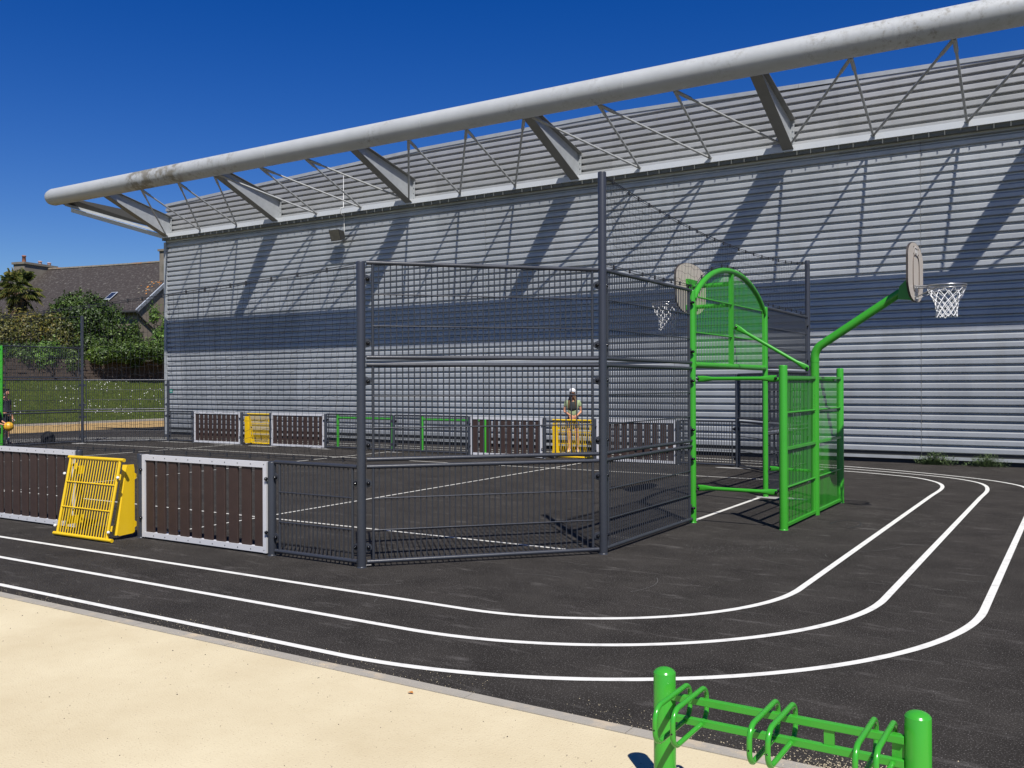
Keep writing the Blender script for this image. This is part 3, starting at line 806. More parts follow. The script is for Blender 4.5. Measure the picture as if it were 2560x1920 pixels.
    for y in (-1.548-.0, 1.55):
        for z in (.194,.819,1.191,1.814,2.187,2.814): link("bolt_cap", bolt_mesh(), g, (.035, y - .058*(1 if y < 0 else -1), z))
    return g
goal = make_goal("big green goal with arched grille, bent mast and barred back, right of the tall posts", "green goals at the court ends")
goal2 = copy_tree(goal)
goal2.location = (-26.8, 13.07, 0); goal2.rotation_euler = (0, 0, PI)
goal2["label"] = "green goal whose single post stands at the photo's far left edge"

def make_hoop(label):
    h = thing("basketball_hoop", label, "basketball hoop", (0,0,0))
    # board in the y-z plane facing +x, centre at origin (z measured from rim level - see placement)
    out = []
    for i in range(17):
        a = PI*i/16; out.append((.60*math.cos(a), .175 + .20*math.sin(a)))          # top
    for i in range(17):
        a = PI + PI*i/16; out.append((.60*(1 if math.cos(a) > 0 else -1)*abs(math.cos(a))**.85, -.13 + .25*math.sin(a)))
    mb = MB(); mb.prism([(0, y, z) for y, z in out], (.022, 0, 0), 1)
    front = [(.0235, y*.985, z*.985+.0005) for y, z in out]; mb.add(front, [tuple(range(len(front)))], 0)
    back = [(-.0015, y*.985, z*.985+.0005) for y, z in out]; mb.add(back, [tuple(reversed(range(len(back))))], 0)
    build(mb, "backboard", [BOARD, BOARDE], h)
    mb = MB(); rr = []
    for i in range(40):
        a = 2*PI*i/40; c, s_ = math.cos(a), math.sin(a)
        rr.append((.026, .24*math.copysign(abs(c)**.55, c), -.02 + .235*math.copysign(abs(s_)**.55, s_)))
    mb.tube(rr, .007, 6, closed=True)
    build(mb, "target_outline", paint("target line", (.12,.09,.07), .6), h)
    mb = MB()
    for y, z in ((-.17,.31),(.17,.31),(-.19,.22),(.19,.24)): mb.lathe((.024,y,z), [(.012,0),(.012,.004),(0,.005)], 8, axis='X', mi=1)
    mb.prism([(.0245,-.11,.30),(.0245,-.05,.325),(.0245,.10,.315),(.0245,.12,.24),(.0245,.02,.20),(.0245,-.09,.225)], (.003,0,0), 0)
    for z, y in ((.30,-.05),(.30,.04),(.235,-.02)): mb.box((.0285,y-.03,z-.006),(.031,y+.03,z+.006), 1)
    build(mb, "badge", [paint("badge white", (.72,.68,.62), .5), paint("badge dark", (.05,.035,.03), .6)], h)
    rc = (.38, 0, -.19)
    mb = MB(); n = 36
    mb.tube([(rc[0] + .228*math.cos(2*PI*i/n), .228*math.sin(2*PI*i/n), rc[2]) for i in range(n)], .010, 8, closed=True)
    mb.tube([(rc[0] + .222*math.cos(2*PI*i/n), .222*math.sin(2*PI*i/n), rc[2]-.035) for i in range(n)], .005, 6, closed=True)
    for i in range(12):
        a = 2*PI*i/12; mb.tube([(rc[0] + .228*math.cos(a), .228*math.sin(a), rc[2]), (rc[0] + .222*math.cos(a), .222*math.sin(a), rc[2]-.035)], .004, 5)
    mb.tube([(.02,-.10,rc[2]),(.17,-.10,rc[2])], .012, 8); mb.tube([(.02,.10,rc[2]),(.17,.10,rc[2])], .012, 8)
    mb.tube([(.03,-.10,rc[2]-.14),(.34,-.22,rc[2]-.01)], .007, 6); mb.tube([(.03,.10,rc[2]-.14),(.34,.22,rc[2]-.01)], .007, 6)
    mb.box((.024,-.13,rc[2]-.17),(.032,.13,rc[2]+.02))
    build(mb, "rim", RIMM, h)
    mb = MB(); n = 12; lv = [(.222,-.035),(.19,-.115),(.155,-.17),(.137,-.22),(.128,-.27),(.122,-.315),(.12,-.36),(.125,-.395)]
    rnd = random.Random(2)
    P = [[Vector((rc[0] + r*math.cos(2*PI*(i+.5*(k % 2))/n), r*math.sin(2*PI*(i+.5*(k % 2))/n), rc[2] + z + rnd.uniform(-.008,.008))) for i in range(n)] for k, (r, z) in enumerate(lv)]
    for k in range(len(lv)-1):
        for i in range(n):
            a = P[k][i]; j2 = (i+1) % n if k % 2 else (i-1) % n
            mb.tube([a, P[k+1][i]], .0052, 5, cap=False); mb.tube([a, P[k+1][j2]], .0052, 5, cap=False)
    build(mb, "hoop_net", NETW, h)
    return h
hp = make_hoop("outer basketball hoop with beige backboard held by the bent green mast arm")
hp.location = (-1.91, 12.67, 3.19)
h2 = copy_tree(hp); h2.location = (-4.96, 12.80, 3.17); h2.rotation_euler = (0,0,PI)
h2["label"] = "inner basketball hoop facing the court, its board partly behind the green arch"
for o in (hp, h2): o["group"] = "basketball hoops on the green goals"
h3 = copy_tree(hp); h3.location = (-26.1, 13.07, 3.17); h3.rotation_euler = (0,0,0)
h3["label"] = "basketball hoop over the far left green goal"

# ------------------------------------------------------------------ yellow mini goals
def make_mini(label):
    g = thing("mini_goal", label, "mini goal", (0,0,0), 0, "yellow mini goals set in the court sides")
    L = 1.22; yb, yt, zt = -.435, -.255, .925
    def pt(x, t): return Vector((x, yb + (yt-yb)*t, .03 + (zt-.03)*t))
    mb = MB()
    mb.tube([pt(.17,0), pt(1.30,0)], .021, 12); mb.tube([pt(.20,1), pt(1.27,1)], .021, 12)
    for x in (.24, 1.20): mb.tube([pt(x,0), pt(x,1)], .018, 10)
    g1 = build(mb, "front_frame", YELLOW, g)
    mb = MB()
    for i in range(1, 19):
        x = .24 + .96*i/19; mb.tube([pt(x,0), pt(x,1)], .0072, 6, cap=False)
    for t in (.355, .68): mb.tube([pt(.25,t)+Vector((0,-.008,0)), pt(1.19,t)+Vector((0,-.008,0))], .009, 8)
    build(mb, "front_grille", YELLOW, g)
    mb = MB(); x = .14
    mb.prism([(x-.02,-.13,.84),(x-.02,-.155,.05),(x+.028,-.155,.05),(x+.028,-.13,.84)], (0,.006,0))
    mb.v = [(v_[0], v_[1] - .125*(1-v_[2]/.84), v_[2]) for v_ in mb.v]
    mb.prism([(x-.02,-.14,.80),(x-.02,-.02,.80),(x-.02,-.02,.70),(x-.02,-.14,.70)], (.006,0,0))
    mb.prism([(x-.02,-.24,.20),(x-.02,-.02,.20),(x-.02,-.02,.10),(x-.02,-.26,.10)], (.006,0,0))
    build(mb, "side_plate", YELLOW, g)
    for x, s in ((1.145, -1),):
        mb = MB()
        mb.prism([(x,-.13,.86),(x,-.045,.86),(x,-.035,.80),(x,-.035,.07),(x,-.06,.055),(x,-.235,.045),(x,-.265,.06),(x,-.15,.80)], (.004,0,0))
        mb.prism([(x,-.13,.86),(x,-.262,.055),(x+.045*s,-.285,.055),(x+.045*s,-.155,.86)], (0,-.004,0))
        for z, y in ((.72,-.17),(.13,-.27)):
            mb.prism([(x+.045*s,y-.0,z+.04),(x+.045*s,y-.02,z-.04),(x+.075*s,y-.07,z-.01),(x+.075*s,y-.06,z+.02)], (.005,0,0))
        for z in (.72,.16): mb.prism([(x,-.035,z-.04),(x,-.012,z-.025),(x,-.012,z+.025),(x,-.035,z+.04)], (.006,0,0))
        build(mb, "side_plate", YELLOW, g)
    for x in (.195, 1.235):
        for t in (.78, .10):
            p = pt(x, t); mb = MB(); mb.lathe((p.x, p.y-.012, p.z), [(.018,0),(.018,-.012),(.011,-.022),(0,-.025)], 10, axis='Y'); build(mb, "white_cap", WHITE, g)
    return g
mg = make_mini("yellow slatted mini goal leaning out of the near fence at left")
mg.location = (-10.64, VN, 0)
# straight-line copies turned round for the far side
for (ur, lab) in ((-20.37, "yellow mini goal in the far fence at left, between two plank panels"), (-9.72, "yellow mini goal in the far fence, in front of the person with white cap")):
    m2 = copy_tree(mg); m2.location = (ur, VF, 0); m2.rotation_euler = (0,0,PI); m2["label"] = lab
m2 = copy_tree(mg); m2.location = (-21.70, VN, 0); m2["label"] = "yellow mini goal of the near fence beyond the photo's left edge"

# ------------------------------------------------------------------ ball nets
def ball_net(name, label, frame, s0, s1, ztop, zbot, cell, hcell, seed, bulge=.04):
    """frame(s, z, off) -> world point; strings spaced cell along s"""
    t = thing(name, label, "net", (0,0,0))
    rnd = random.Random(seed); mb = MB()
    n = int((s1-s0)/cell); rows = 0
    cols = []
    for i in range(n+1):
        s = s0 + (s1-s0)*i/n; zt, zb = ztop(s), zbot(s); m = max(2, int(round((zt-zb)/hcell)))
        col = []
        z = zt; j = 0
        while z > zb + .3*hcell:
            ph = 1 if (i + j) % 2 else -1
            ds = .10*cell*ph + rnd.uniform(-.07,.07)*cell + .16*cell*math.sin(s*1.7 + z*2.1)
            dz = (.13*hcell*math.sin(i*2.2 + j*.7) + rnd.uniform(-.10,.10)*hcell) if 0 < j else 0
            col.append(frame(s + ds*(1 if j else .2), z + dz, bulge*math.sin(s*1.3+z*1.1)))
            z -= hcell; j += 1
        col.append(frame(s, zb, 0)); cols.append(col)
    for c in cols: mb.tube(c, .0017, 3, cap=False)
    mx = max(len(c) for c in cols)
    for j in range(mx):
        run = []
        for i in range(len(cols)):
            if j < len(cols[i]) - 1: run.append(cols[i][j])
            else:
                if len(run) > 1: mb.tube(run, .0017, 3, cap=False)
                run = []
        if len(run) > 1: mb.tube(run, .0017, 3, cap=False)
    build(mb, "netting", NETB, t)
    for fn_ in (ztop, zbot):
        mb = MB(); m = max(8, int((s1-s0)/.2))
        if fn_ is zbot: fz = lambda s: zbot(s)
        else: fz = ztop
        mb.tube([frame(s0+(s1-s0)*i/m, fz(s0+(s1-s0)*i/m)+.014, 0) for i in range(m+1)], .004, 5)
        mb.tube([frame(s0+(s1-s0)*i/m, fz(s0+(s1-s0)*i/m)-.010+.006*math.sin(i*1.1), .006) for i in range(m+1)], .0035, 5)
        s = s0 + .25
        while s < s1 - .1:
            c = frame(s, fz(s), 0); mb.tube([c + Vector((0,0,-.022)), c + Vector((0,0,.026))], .011, 6); s += rnd.uniform(.24,.42)
        build(mb, "rope", NETB, t)
    return t
ball_net("ball_net", "black net strung above the near fence from the left tall post's top", lambda s, z, o: Vector((s, VN + .02 + o, z)), -25.05, -6.07,
         lambda s: 2.686 + .00296*(s+15.56)**2, lambda s: .985 + .0006*(s+15.56)**2 - (.0 if s < -6.6 else 0), .088, .098, 1)
ball_net("ball_net", "black net sagging between the two tallest posts above the green goal", lambda s, z, o: Vector((-4.317 - .02 + o, s, z)), 8.68, 16.78,
         lambda s: 3.735 + .0132*(s-12.9)**2, lambda s: max(3.03, (2.87 + .50*(max(0, 1-abs((s-12.72)/1.5)**2.15))**.80 + .06) if abs(s-12.72) < 1.5 else 0), .092, .098, 2, .05)
ball_net("ball_net", "black net between the two tall posts over the left end of the court", lambda s, z, o: Vector((-26.8 + .02 + o, s, z)), 8.9, 17.1,
         lambda s: 3.735 + .0132*(s-13.0)**2, lambda s: 3.03, .20, .20, 3, .05)

# ------------------------------------------------------------------ green barriers behind the far fence
def barrier(u0, u1, v, label):
    t = thing("barrier_rail", label, "barrier rail", (u0, v, 0), 0, "green rails behind the far fence")
    for x in (0, u1-u0): link("post", post_mesh(.93, .038, GREEN), t, (x, 0, 0))
    mb = MB(); mb.tube([(.03,0,.83),(u1-u0-.03,0,.83)], .032, 12); build(mb, "rail", GREEN, t)
barrier(-18.58, -16.57, 19.9, "green tube rail behind the far fence, left one of the two")
barrier(-15.49, -13.42, 19.93, "green tube rail behind the far fence, right one of the two")

# ------------------------------------------------------------------ bike rack
rk = thing("bike_rack", "bright green bike rack with tube hoops in the foreground", "bike rack", (-1.06, 3.73, 0))
RX = lambda u: u + 1.06
def rack_post():
    mb = MB(); r = .048
    mb.lathe((0,0,0), [(r,-.01),(r,.519),(r*.985,.5205),(r*.955,.5215),(r*.93,.5245),(r*.80,.5305),(r*.60,.536),(r*.32,.5405),(0,.5425)], 32)
    return mb.mesh("post", GREENW)
pm = rack_post()
link("post", pm, rk, (RX(-1.575), 0, 0)); link("post", pm, rk, (RX(-.555), 0, 0))
for z0 in (.412, .322):
    mb = MB(); mb.box((RX(-1.535), -.030, z0), (RX(-.600), -.004, z0+.030)); o = build(mb, "rail", GREENW, rk)
    md = o.modifiers.new("bevel", 'BEVEL'); md.width = .003; md.segments = 2
mb = MB(); mb.box((RX(-.895), -.022, .352), (RX(-.855), -.010, .412)); build(mb, "spacer", GREENW, rk)
mb = MB(); mb.box((RX(-.645),-.012,.30),(RX(-.595),-.002,.445)); build(mb, "end_plate", GREENW, rk)
def hoop_mesh():
    mb = MB(); pts = []
    y0, y1, z0, z1, r = -.335, .042, .333, .480, .056
    for (cy, cz, a0) in ((y1-r, z1-r, 90), (y0+r, z1-r, 180)):
        pass
    for cy, cz, a0 in ((y0+r, z0+r, 180), (y1-r, z0+r, 270), (y1-r, z1-r, 0), (y0+r, z1-r, 90)):
        for k in range(7):
            a = R(a0 + 90*k/6); pts.append((0, cy + r*math.cos(a), cz + r*math.sin(a)))
    mb.tube(pts, .0108, 12, closed=True)
    mb.lathe((0, y0-.0095, .395), [(.0035,0),(.0035,-.002),(0,-.0022)], 8, mi=1, axis='Y')
    mb.lathe((0, .012, .462), [(.006,0),(.006,.012)], 8, mi=2)
    return mb.mesh("hoop", [GREENW, BLACK, RIMM])
hm = hoop_mesh()
for u in (-1.475,-1.40,-1.093,-1.023,-.712,-.642): link("hoop", hm, rk, (RX(u), 0, 0))

# ------------------------------------------------------------------ foliage
def leaf_cloud(mb, blobs, n, size, seed, flat=.5, shell=.55):
    rnd = random.Random(seed)
    tot = sum(b[3]*b[4] + b[4]*b[5] + b[3]*b[5] for b in blobs)
    for (cx, cy, cz, rx, ry, rz) in blobs:
        k = int(n * (rx*ry+ry*rz+rx*rz)/tot)
        for _ in range(k):
            d = Vector((rnd.gauss(0,1), rnd.gauss(0,1), rnd.gauss(0,1))).normalized()
            lump = 1 + .22*noise.noise(Vector((d.x*2.3+cx, d.y*2.3+cy, d.z*2.3+seed))) + .16*noise.noise(Vector((d.x*6+cx, d.y*6, d.z*6+seed)))
            r = (shell + (1-shell)*rnd.random()**.5) * lump
            p = Vector((cx + d.x*rx*r, cy + d.y*ry*r, cz + d.z*rz*r))
            nn = (d + Vector((rnd.uniform(-1,1), rnd.uniform(-1,1), rnd.uniform(-.6,1.2)))*.75).normalized()
            u = nn.orthogonal().normalized(); u.rotate(Matrix.Rotation(rnd.uniform(0,6.28), 3, nn)); v = nn.cross(u)
            s = size*rnd.uniform(.6,1.35)
            mb.add([p-u*s, p-v*s*flat, p+u*s, p+v*s*flat+nn*s*.15], [(0,1,2,3)])
        for _ in range(int(10 + 5*(rx+rz))):
            d = Vector((rnd.gauss(0,1), rnd.gauss(0,1), rnd.gauss(.5,1))).normalized()
            b0 = Vector((cx+d.x*rx*.95, cy+d.y*ry*.95, cz+d.z*rz*.95)); g_ = (d + Vector((0,0,.6))).normalized(); l_ = rnd.uniform(.15,.42)
            for q_ in range(13):
                p = b0 + g_*l_*q_/12 + Vector((rnd.uniform(-.06,.06), rnd.uniform(-.06,.06), rnd.uniform(-.05,.05)))
                nn = Vector((rnd.uniform(-1,1), rnd.uniform(-1,1), rnd.uniform(-.3,1))).normalized(); u = nn.orthogonal().normalized(); v = nn.cross(u); s = size*rnd.uniform(.5,1.0)
                mb.add([p-u*s, p-v*s*flat, p+u*s, p+v*s*flat], [(0,1,2,3)])
def limbs(mb, base, tips, r0):
    base = Vector(base)
    for i, t in enumerate(tips):
        t = Vector(t); m1 = base.lerp(t, .35) + Vector((0,0,.25*(t-base).length*.3)); m2 = base.lerp(t, .7) + Vector((.05,.05,.1))
        mb.tube([base, m1, m2, t], [r0*.6, r0*.45, r0*.28, r0*.1], 7)
def shrub(name, label, cat, base, trunk_h, blobs, n, size, mat, seed, r0=.15, group=None, flat=.5):
    t = thing(name, label, cat, base, 0, group); b = Vector(base)
    mb = MB(); mb.tube([(0,0,-.2),(.03,.02,trunk_h*.5),(0,0,trunk_h)], [r0*1.2, r0, r0*.8], 9)
    limbs(mb, (0,0,trunk_h), [(q[0]-b.x, q[1]-b.y, q[2]-b.z) for q in blobs], r0)
    build(mb, "trunk", BARK, t)
    mb = MB(); leaf_cloud(mb, [(q[0]-b.x, q[1]-b.y, q[2]-b.z) + tuple(q[3:]) for q in blobs], n, size, seed, flat)
    build(mb, "crown", mat, t); return t
shrub("evergreen_tree", "dense dark green round tree in front of the old house", "tree", (-48.7,31.6,2.6), 1.3,
      [(-48.7,31.3,5.6,1.9,1.7,1.6),(-49.3,30.4,5.0,1.4,1.2,1.45),(-48.0,32.4,4.9,1.4,1.2,1.5),(-48.3,31.6,4.0,1.8,1.9,1.2),(-48.4,32.2,5.9,1.0,.9,.8),(-49.0,30.7,6.35,.9,.8,.7),(-47.8,32.9,4.1,.9,.7,1.2)], 17000, .085, LEAF_D, 3, .2)
shrub("evergreen_bush", "slim upright dark bush at the right foot of the round tree", "bush", (-45.7,32.45,2.6), .5,
      [(-45.7,32.45,3.9,.6,.55,1.1),(-45.7,32.4,4.7,.35,.3,.7)], 2400, .08, LEAF_D, 5, .07)
shrub("olive_bush", "broad olive brown bush below the palm", "bush", (-49.2,28.6,2.6), .8,
      [(-49.4,28.2,4.7,1.5,1.3,1.35),(-48.9,29.6,4.6,1.3,1.0,1.35),(-49.6,26.8,4.5,1.5,1.5,1.3),(-48.3,29.9,4.0,.9,.9,1.1),(-49.6,25.2,4.2,1.4,1.3,1.2)], 13000, .075, LEAF_O, 7, .12)
shrub("hedge_bush", "bright green bush behind the court fence at left", "bush", (-46.6,27.6,2.4), .4,
      [(-46.5,27.75,3.65,.8,.75,.55),(-46.5,27.3,3.2,.8,.9,.7)], 3200, .075, LEAF_B, 9, .08)
shrub("hedge_bush", "green hedge spilling over the stone wall at far left", "bush", (-46.7,25.9,2.4), .4,
      [(-46.6,26.3,3.3,.8,.9,.75),(-46.7,24.8,3.4,.9,1.1,.8),(-46.4,28.9,3.1,.7,.8,.7)], 5200, .075, LEAF_M, 11, .08)
shrub("hedge_bush", "leafy green hedge over the stone wall beside the hall corner", "bush", (-46.0,31.8,2.4), .5,
      [(-45.7,30.4,3.5,.7,.8,.55),(-45.5,31.5,3.65,.8,.8,.6),(-45.4,32.6,3.75,.8,.8,.6),(-45.3,33.8,3.7,.8,.8,.65),(-45.2,35.0,3.6,.8,.9,.7)], 8500, .075, LEAF_M, 13, .1)
shrub("ivy_bush", "yellow green climbing ivy on the house gable by the hall corner", "ivy", (-47.3,35.4,2.6), .8,
      [(-47.2,35.2,4.2,.5,.6,1.1),(-47.0,35.7,5.3,.5,.45,.9),(-47.3,34.9,6.0,.3,.3,.5),(-46.6,35.5,3.2,.7,.8,.6)], 5200, .07, LEAF_B, 17, .06)
# palm
pt_ = thing("palm_tree", "shaggy fan palm with brown hanging fronds at far left", "palm tree", (-52.2,29.5,2.7))
mb = MB(); mb.tube([(0,0,-.2),(.05,0,1.5),(0,.05,3.3),(0,0,4.6)], [.26,.24,.28,.22], 12); build(mb, "trunk", BARK, pt_)
mb = MB(); rnd = random.Random(31)
for i in range(64):
    el = R(rnd.uniform(-55, 80)); az = rnd.uniform(0, 2*PI)
    d = Vector((math.cos(az)*math.cos(el), math.sin(az)*math.cos(el), math.sin(el)))
    base = Vector((0,0,4.75)); L_ = rnd.uniform(.7, 1.0)
    tip = base + d*L_ + Vector((0,0,-.12))
    mb.tube([base, base.lerp(tip,.5)+Vector((0,0,.05)), tip], [.02,.014,.01], 5)
    side = d.cross(Vector((0,0,1)));  side = side.normalized() if side.length > .05 else Vector((1,0,0))
    upv = side.cross(d)
    for k in range(15):
        a = R(-78 + 156*k/14); dd = d*math.cos(a) + side*math.sin(a)
        l = rnd.uniform(.50,.68)*(1 - .25*abs(k-7)/7)
        e1 = tip + dd*l*.6; e2 = tip + dd*l + Vector((0,0,-.16 - .10*rnd.random()))
        wv = upv.cross(dd).normalized()*.022
        mb.add([tip, e1+wv*1.3, e2, e1-wv*1.3], [(0,1,2),(0,2,3)])
build(mb, "fronds", LEAF_P, pt_)
mb = MB(); rnd = random.Random(37)
for i in range(170):
    az = rnd.uniform(0,6.28); r = rnd.uniform(.25,.5); z = rnd.uniform(3.0,4.6)
    a = Vector((math.cos(az)*r*.6, math.sin(az)*r*.6, z)); b = a + Vector((math.cos(az)*.35, math.sin(az)*.35, -.7))
    s = Vector((-math.sin(az), math.cos(az), 0))*.05; mb.add([a, a.lerp(b,.6)+s*1.4, b, a.lerp(b,.6)-s*1.4], [(0,1,2,3)])
build(mb, "dead_fronds", paint("dry fronds", (.24,.15,.07), .9, .4, 8), pt_)
# stone wall at top of the bank
mb = MB(); rnd = random.Random(12)
z0 = 1.75
for row in range(8):
    v = 14.0 + rnd.uniform(0,.2)
    while v < 40:
        L_ = rnd.uniform(.22,.5); o = rnd.uniform(0,.05)
        mb.box((-46.35, v, z0 + row*.185), (-46.0 + o, v + L_ - .02, z0 + row*.185 + .172)); v += L_
mb.box((-46.33, 14, 1.7), (-46.04, 40, 3.2))
tag(build(mb, "stone_wall", STONE), "old rough stone retaining wall at the top of the grass bank", "wall")

# ------------------------------------------------------------------ old house
Wd = Vector((-.979,-.2,0)).normalized(); Nd = Vector((-.2,.979,0)).normalized()
E0 = Vector((-53.77,38.27,0)); HL = 17.0
hs = thing("old_house", "old stone house with mossy slate roof behind the trees at left", "house", tuple(E0))
def hp_(a, b, z): return Wd*a + Nd*b + Vector((0,0,z))
ze, zr, hd = 6.86, 10.86, 5.25
mb = MB()
mb.add([hp_(0,.25,2.3), hp_(0,2*hd-.25,2.3), hp_(0,2*hd-.25,ze), hp_(0,hd,zr-.2), hp_(0,.25,ze)], [(0,1,2,3,4)])
mb.add([hp_(0,.25,2.3), hp_(0,.25,ze), hp_(HL,.25,ze), hp_(HL,.25,2.3)], [(0,1,2,3)])
mb.add([hp_(HL,.25,2.3), hp_(HL,2*hd-.25,2.3), hp_(HL,2*hd-.25,ze), hp_(HL,hd,zr-.2), hp_(HL,.25,ze)], [(0,1,2,3,4)])
mb.add([hp_(0,2*hd-.25,2.3), hp_(0,2*hd-.25,ze), hp_(HL,2*hd-.25,ze), hp_(HL,2*hd-.25,2.3)], [(0,1,2,3)])
build(mb, "wall", RENDERW, hs)
mb = MB()
for s in (0, 1):
    yb_, yt_ = (0, hd) if s == 0 else (2*hd, hd)
    nseg = 30
    for i in range(nseg):
        a0 = -.12 + (HL+.24)*i/nseg; a1 = -.12 + (HL+.24)*(i+1)/nseg
        sag0 = -.05*math.sin(PI*i/nseg); sag1 = -.05*math.sin(PI*(i+1)/nseg)
        mb.add([hp_(a0,yb_,ze-.02+sag0), hp_(a1,yb_,ze-.02+sag1), hp_(a1,yt_,zr+sag1), hp_(a0,yt_,zr+sag0),
                hp_(a0,yb_,ze-.12+sag0), hp_(a1,yb_,ze-.12+sag1), hp_(a1,yt_,zr-.12+sag1), hp_(a0,yt_,zr-.12+sag0)],
               [(0,1,2,3),(7,6,5,4),(0,4,5,1),(0,3,7,4),(1,5,6,2)])
roof = build(mb, "roof", SLATE, hs)
mb = MB(); i = 0.0
while i < HL:
    s_ = -.05*math.sin(PI*i/HL); mb.box((-.0,-.11,-.02),(.40,.11,.085), 0, Matrix.Translation(hp_(i,hd,zr+s_)) @ Matrix.Rotation(math.atan2(Wd.y,Wd.x),4,'Z')); i += .43
build(mb, "ridge_tiles", RIDGE, hs)
rz = math.atan2(Wd.y, Wd.x)
def hbox(mb, a0, a1, b0, b1, z0, z1, mi=0):
    mb.prism([hp_(a0,b0,z0), hp_(a1,b0,z0), hp_(a1,b1,z0), hp_(a0,b1,z0)], (0,0,z1-z0), mi)
mb = MB(); hbox(mb, 13.4, 14.5, hd-2.2, hd+.7, 9.0, 10.98); hbox(mb, 13.3, 14.6, hd-2.3, hd+.8, 10.98, 11.14)
ch = build(mb, "chimney", GRAN, hs)
for b_, m_, h_ in ((hd-1.75, TERRA, .55), (hd-.3, PINKW, .30), (hd+.55, PINKW, .28)):
    mb = MB(); c = hp_(13.95, b_, 11.14); mb.lathe(c, [(.15,0),(.12,h_*.8),(.15,h_*.82),(.15,h_),(.10,h_)], 12); build(mb, "chimney_pot", m_, ch)
mb = MB(); hbox(mb, .05, .75, 3.05, 4.0, 8.7, 11.22); hbox(mb, -.03, .83, 2.95, 4.1, 11.22, 11.36)
build(mb, "chimney", GRAN, hs)
mb = MB()
for i in range(34):
    rr = random.Random(i); a = .3 + abs(rr.gauss(0,.7)); b_ = 3.1 - abs(rr.gauss(0,.8)); z_ = ze + (zr-ze)*b_/hd + .012; s_ = rr.uniform(.03,.09)
    if b_ < .2: continue
    mb.add([hp_(a-s_,b_-s_*.6,z_-s_*.45), hp_(a+s_,b_-s_*.5,z_-s_*.38), hp_(a+s_*.8,b_+s_*.6,z_+s_*.47), hp_(a-s_*.9,b_+s_*.5,z_+s_*.4)], [(0,1,2,3)], i % 2)
build(mb, "roof_lichen", [LICHEN, GRAN], hs)
mb = MB()
mb.add([hp_(-.16,-.1,ze-.24), hp_(-.16,hd,zr-.14), hp_(-.16,hd,zr+.14), hp_(-.16,-.1,ze+.04)], [(0,1,2,3)])
mb.prism([hp_(-.16,-.1,ze-.24), hp_(-.16,hd,zr-.14), hp_(-.16,hd,zr+.14), hp_(-.16,-.1,ze+.04)], hp_(.1,0,0))
build(mb, "verge_board", VERGE, hs)
mb = MB(); mb.tube([hp_(-.2,-.12,ze-.12), hp_(HL,-.12,ze-.15)], .10, 8); mb.tube([hp_(-.15,-.08,ze-.15), hp_(-.1,.5,ze-.6), hp_(-.12,3.2,ze-2.2), hp_(-.12,3.6,ze-2.5)], .07, 8)
build(mb, "gutter", DARK, hs)
mb = MB(); q = lambda a,b: hp_(a,b,ze+(zr-ze)*b/hd+.07)
mb.prism([q(3.3,1.1), q(3.85,1.1), q(3.85,1.85), q(3.3,1.85)], (0,0,.03)); sk = build(mb, "skylight", VERGE, hs)
mb = MB(); mb.prism([q(3.36,1.17)+Vector((0,0,.035)), q(3.79,1.17)+Vector((0,0,.035)), q(3.79,1.78)+Vector((0,0,.035)), q(3.36,1.78)+Vector((0,0,.035))], (0,0,.01)); build(mb, "pane", GLASSD, sk)

# ------------------------------------------------------------------ weeds and small stuff
def weed(name, label, cx, cy, wx, n, h, seed):
    mb = MB(); rnd = random.Random(seed)
    for i in range(n):
        x = cx + rnd.gauss(0, wx*.5); y = cy - abs(rnd.gauss(0,.06)); hh = h*rnd.uniform(.35,1.1)*(1-.5*min(1,abs(x-cx)/wx))
        lean = Vector((rnd.uniform(-.12,.12), rnd.uniform(-.10,.04), 0))
        p0 = Vector((x,y,0)); p2 = p0 + lean + Vector((0,0,hh))
        mb.tube([p0, p0.lerp(p2,.5)+lean*.2, p2], [.0025,.002,.001], 3, cap=False)
        for k in range(9):
            t = rnd.uniform(.1,1); q_ = p0.lerp(p2,t); a = rnd.uniform(0,6.28); l = rnd.uniform(.02,.055)
            d = Vector((math.cos(a), math.sin(a), rnd.uniform(.1,.9)))*l; s = d.cross(Vector((0,0,1))).normalized()*.007
            mb.add([q_, q_+d*.5+s, q_+d, q_+d*.5-s], [(0,1,2,3)])
    return tag(build(mb, name, LEAF_W), label, "weeds", "weeds at the foot of the hall wall")
weed("weed_clump", "bigger tuft of green weeds at the foot of the hall wall", -2.85, 21.78, .34, 200, .30, 1)
weed("weed_clump", "lower tuft of green weeds further right at the hall wall foot", -1.85, 21.80, .34, 160, .27, 2)
mb = MB(); mb.add([(-3.335,4.14,.006),(-3.315,4.128,.012),(-3.29,4.14,.008),(-3.31,4.155,.014)], [(0,1,2,3)])
tag(build(mb, "fallen_leaf", LICHEN), "single orange brown leaf lying on the sand by the kerb", "leaf")

# backpack
bp = thing("backpack", "black backpack standing outside the left end fence", "backpack", (-27.35, 16.35, 0), R(55))
mb = MB(); rings = []
for z, wx, wy in ((0,.17,.10),(.03,.20,.12),(.14,.205,.125),(.26,.185,.11),(.34,.14,.08),(.385,.07,.04),(.395,.01,.01)):
    rings.append([(wx*math.copysign(abs(math.cos(a))**.6, math.cos(a)), wy*math.copysign(abs(math.sin(a))**.6, math.sin(a)), z) for a in [2*PI*i/20 for i in range(20)]])
vs = [p for r_ in rings for p in r_]
mb.add(vs, [(i*20+j, i*20+(j+1) % 20, (i+1)*20+(j+1) % 20, (i+1)*20+j) for i in range(len(rings)-1) for j in range(20)], 0, True)
bkm = cloth("black backpack fabric", (.008,.009,.012)); build(mb, "bag_body", bkm, bp)
mb = MB(); mb.lathe((0,-.13,.13), [(.001,-.055),(.10,-.05),(.12,0),(.11,.05),(.001,.06)], 14, axis='Y'); build(mb, "front_pocket", bkm, bp)
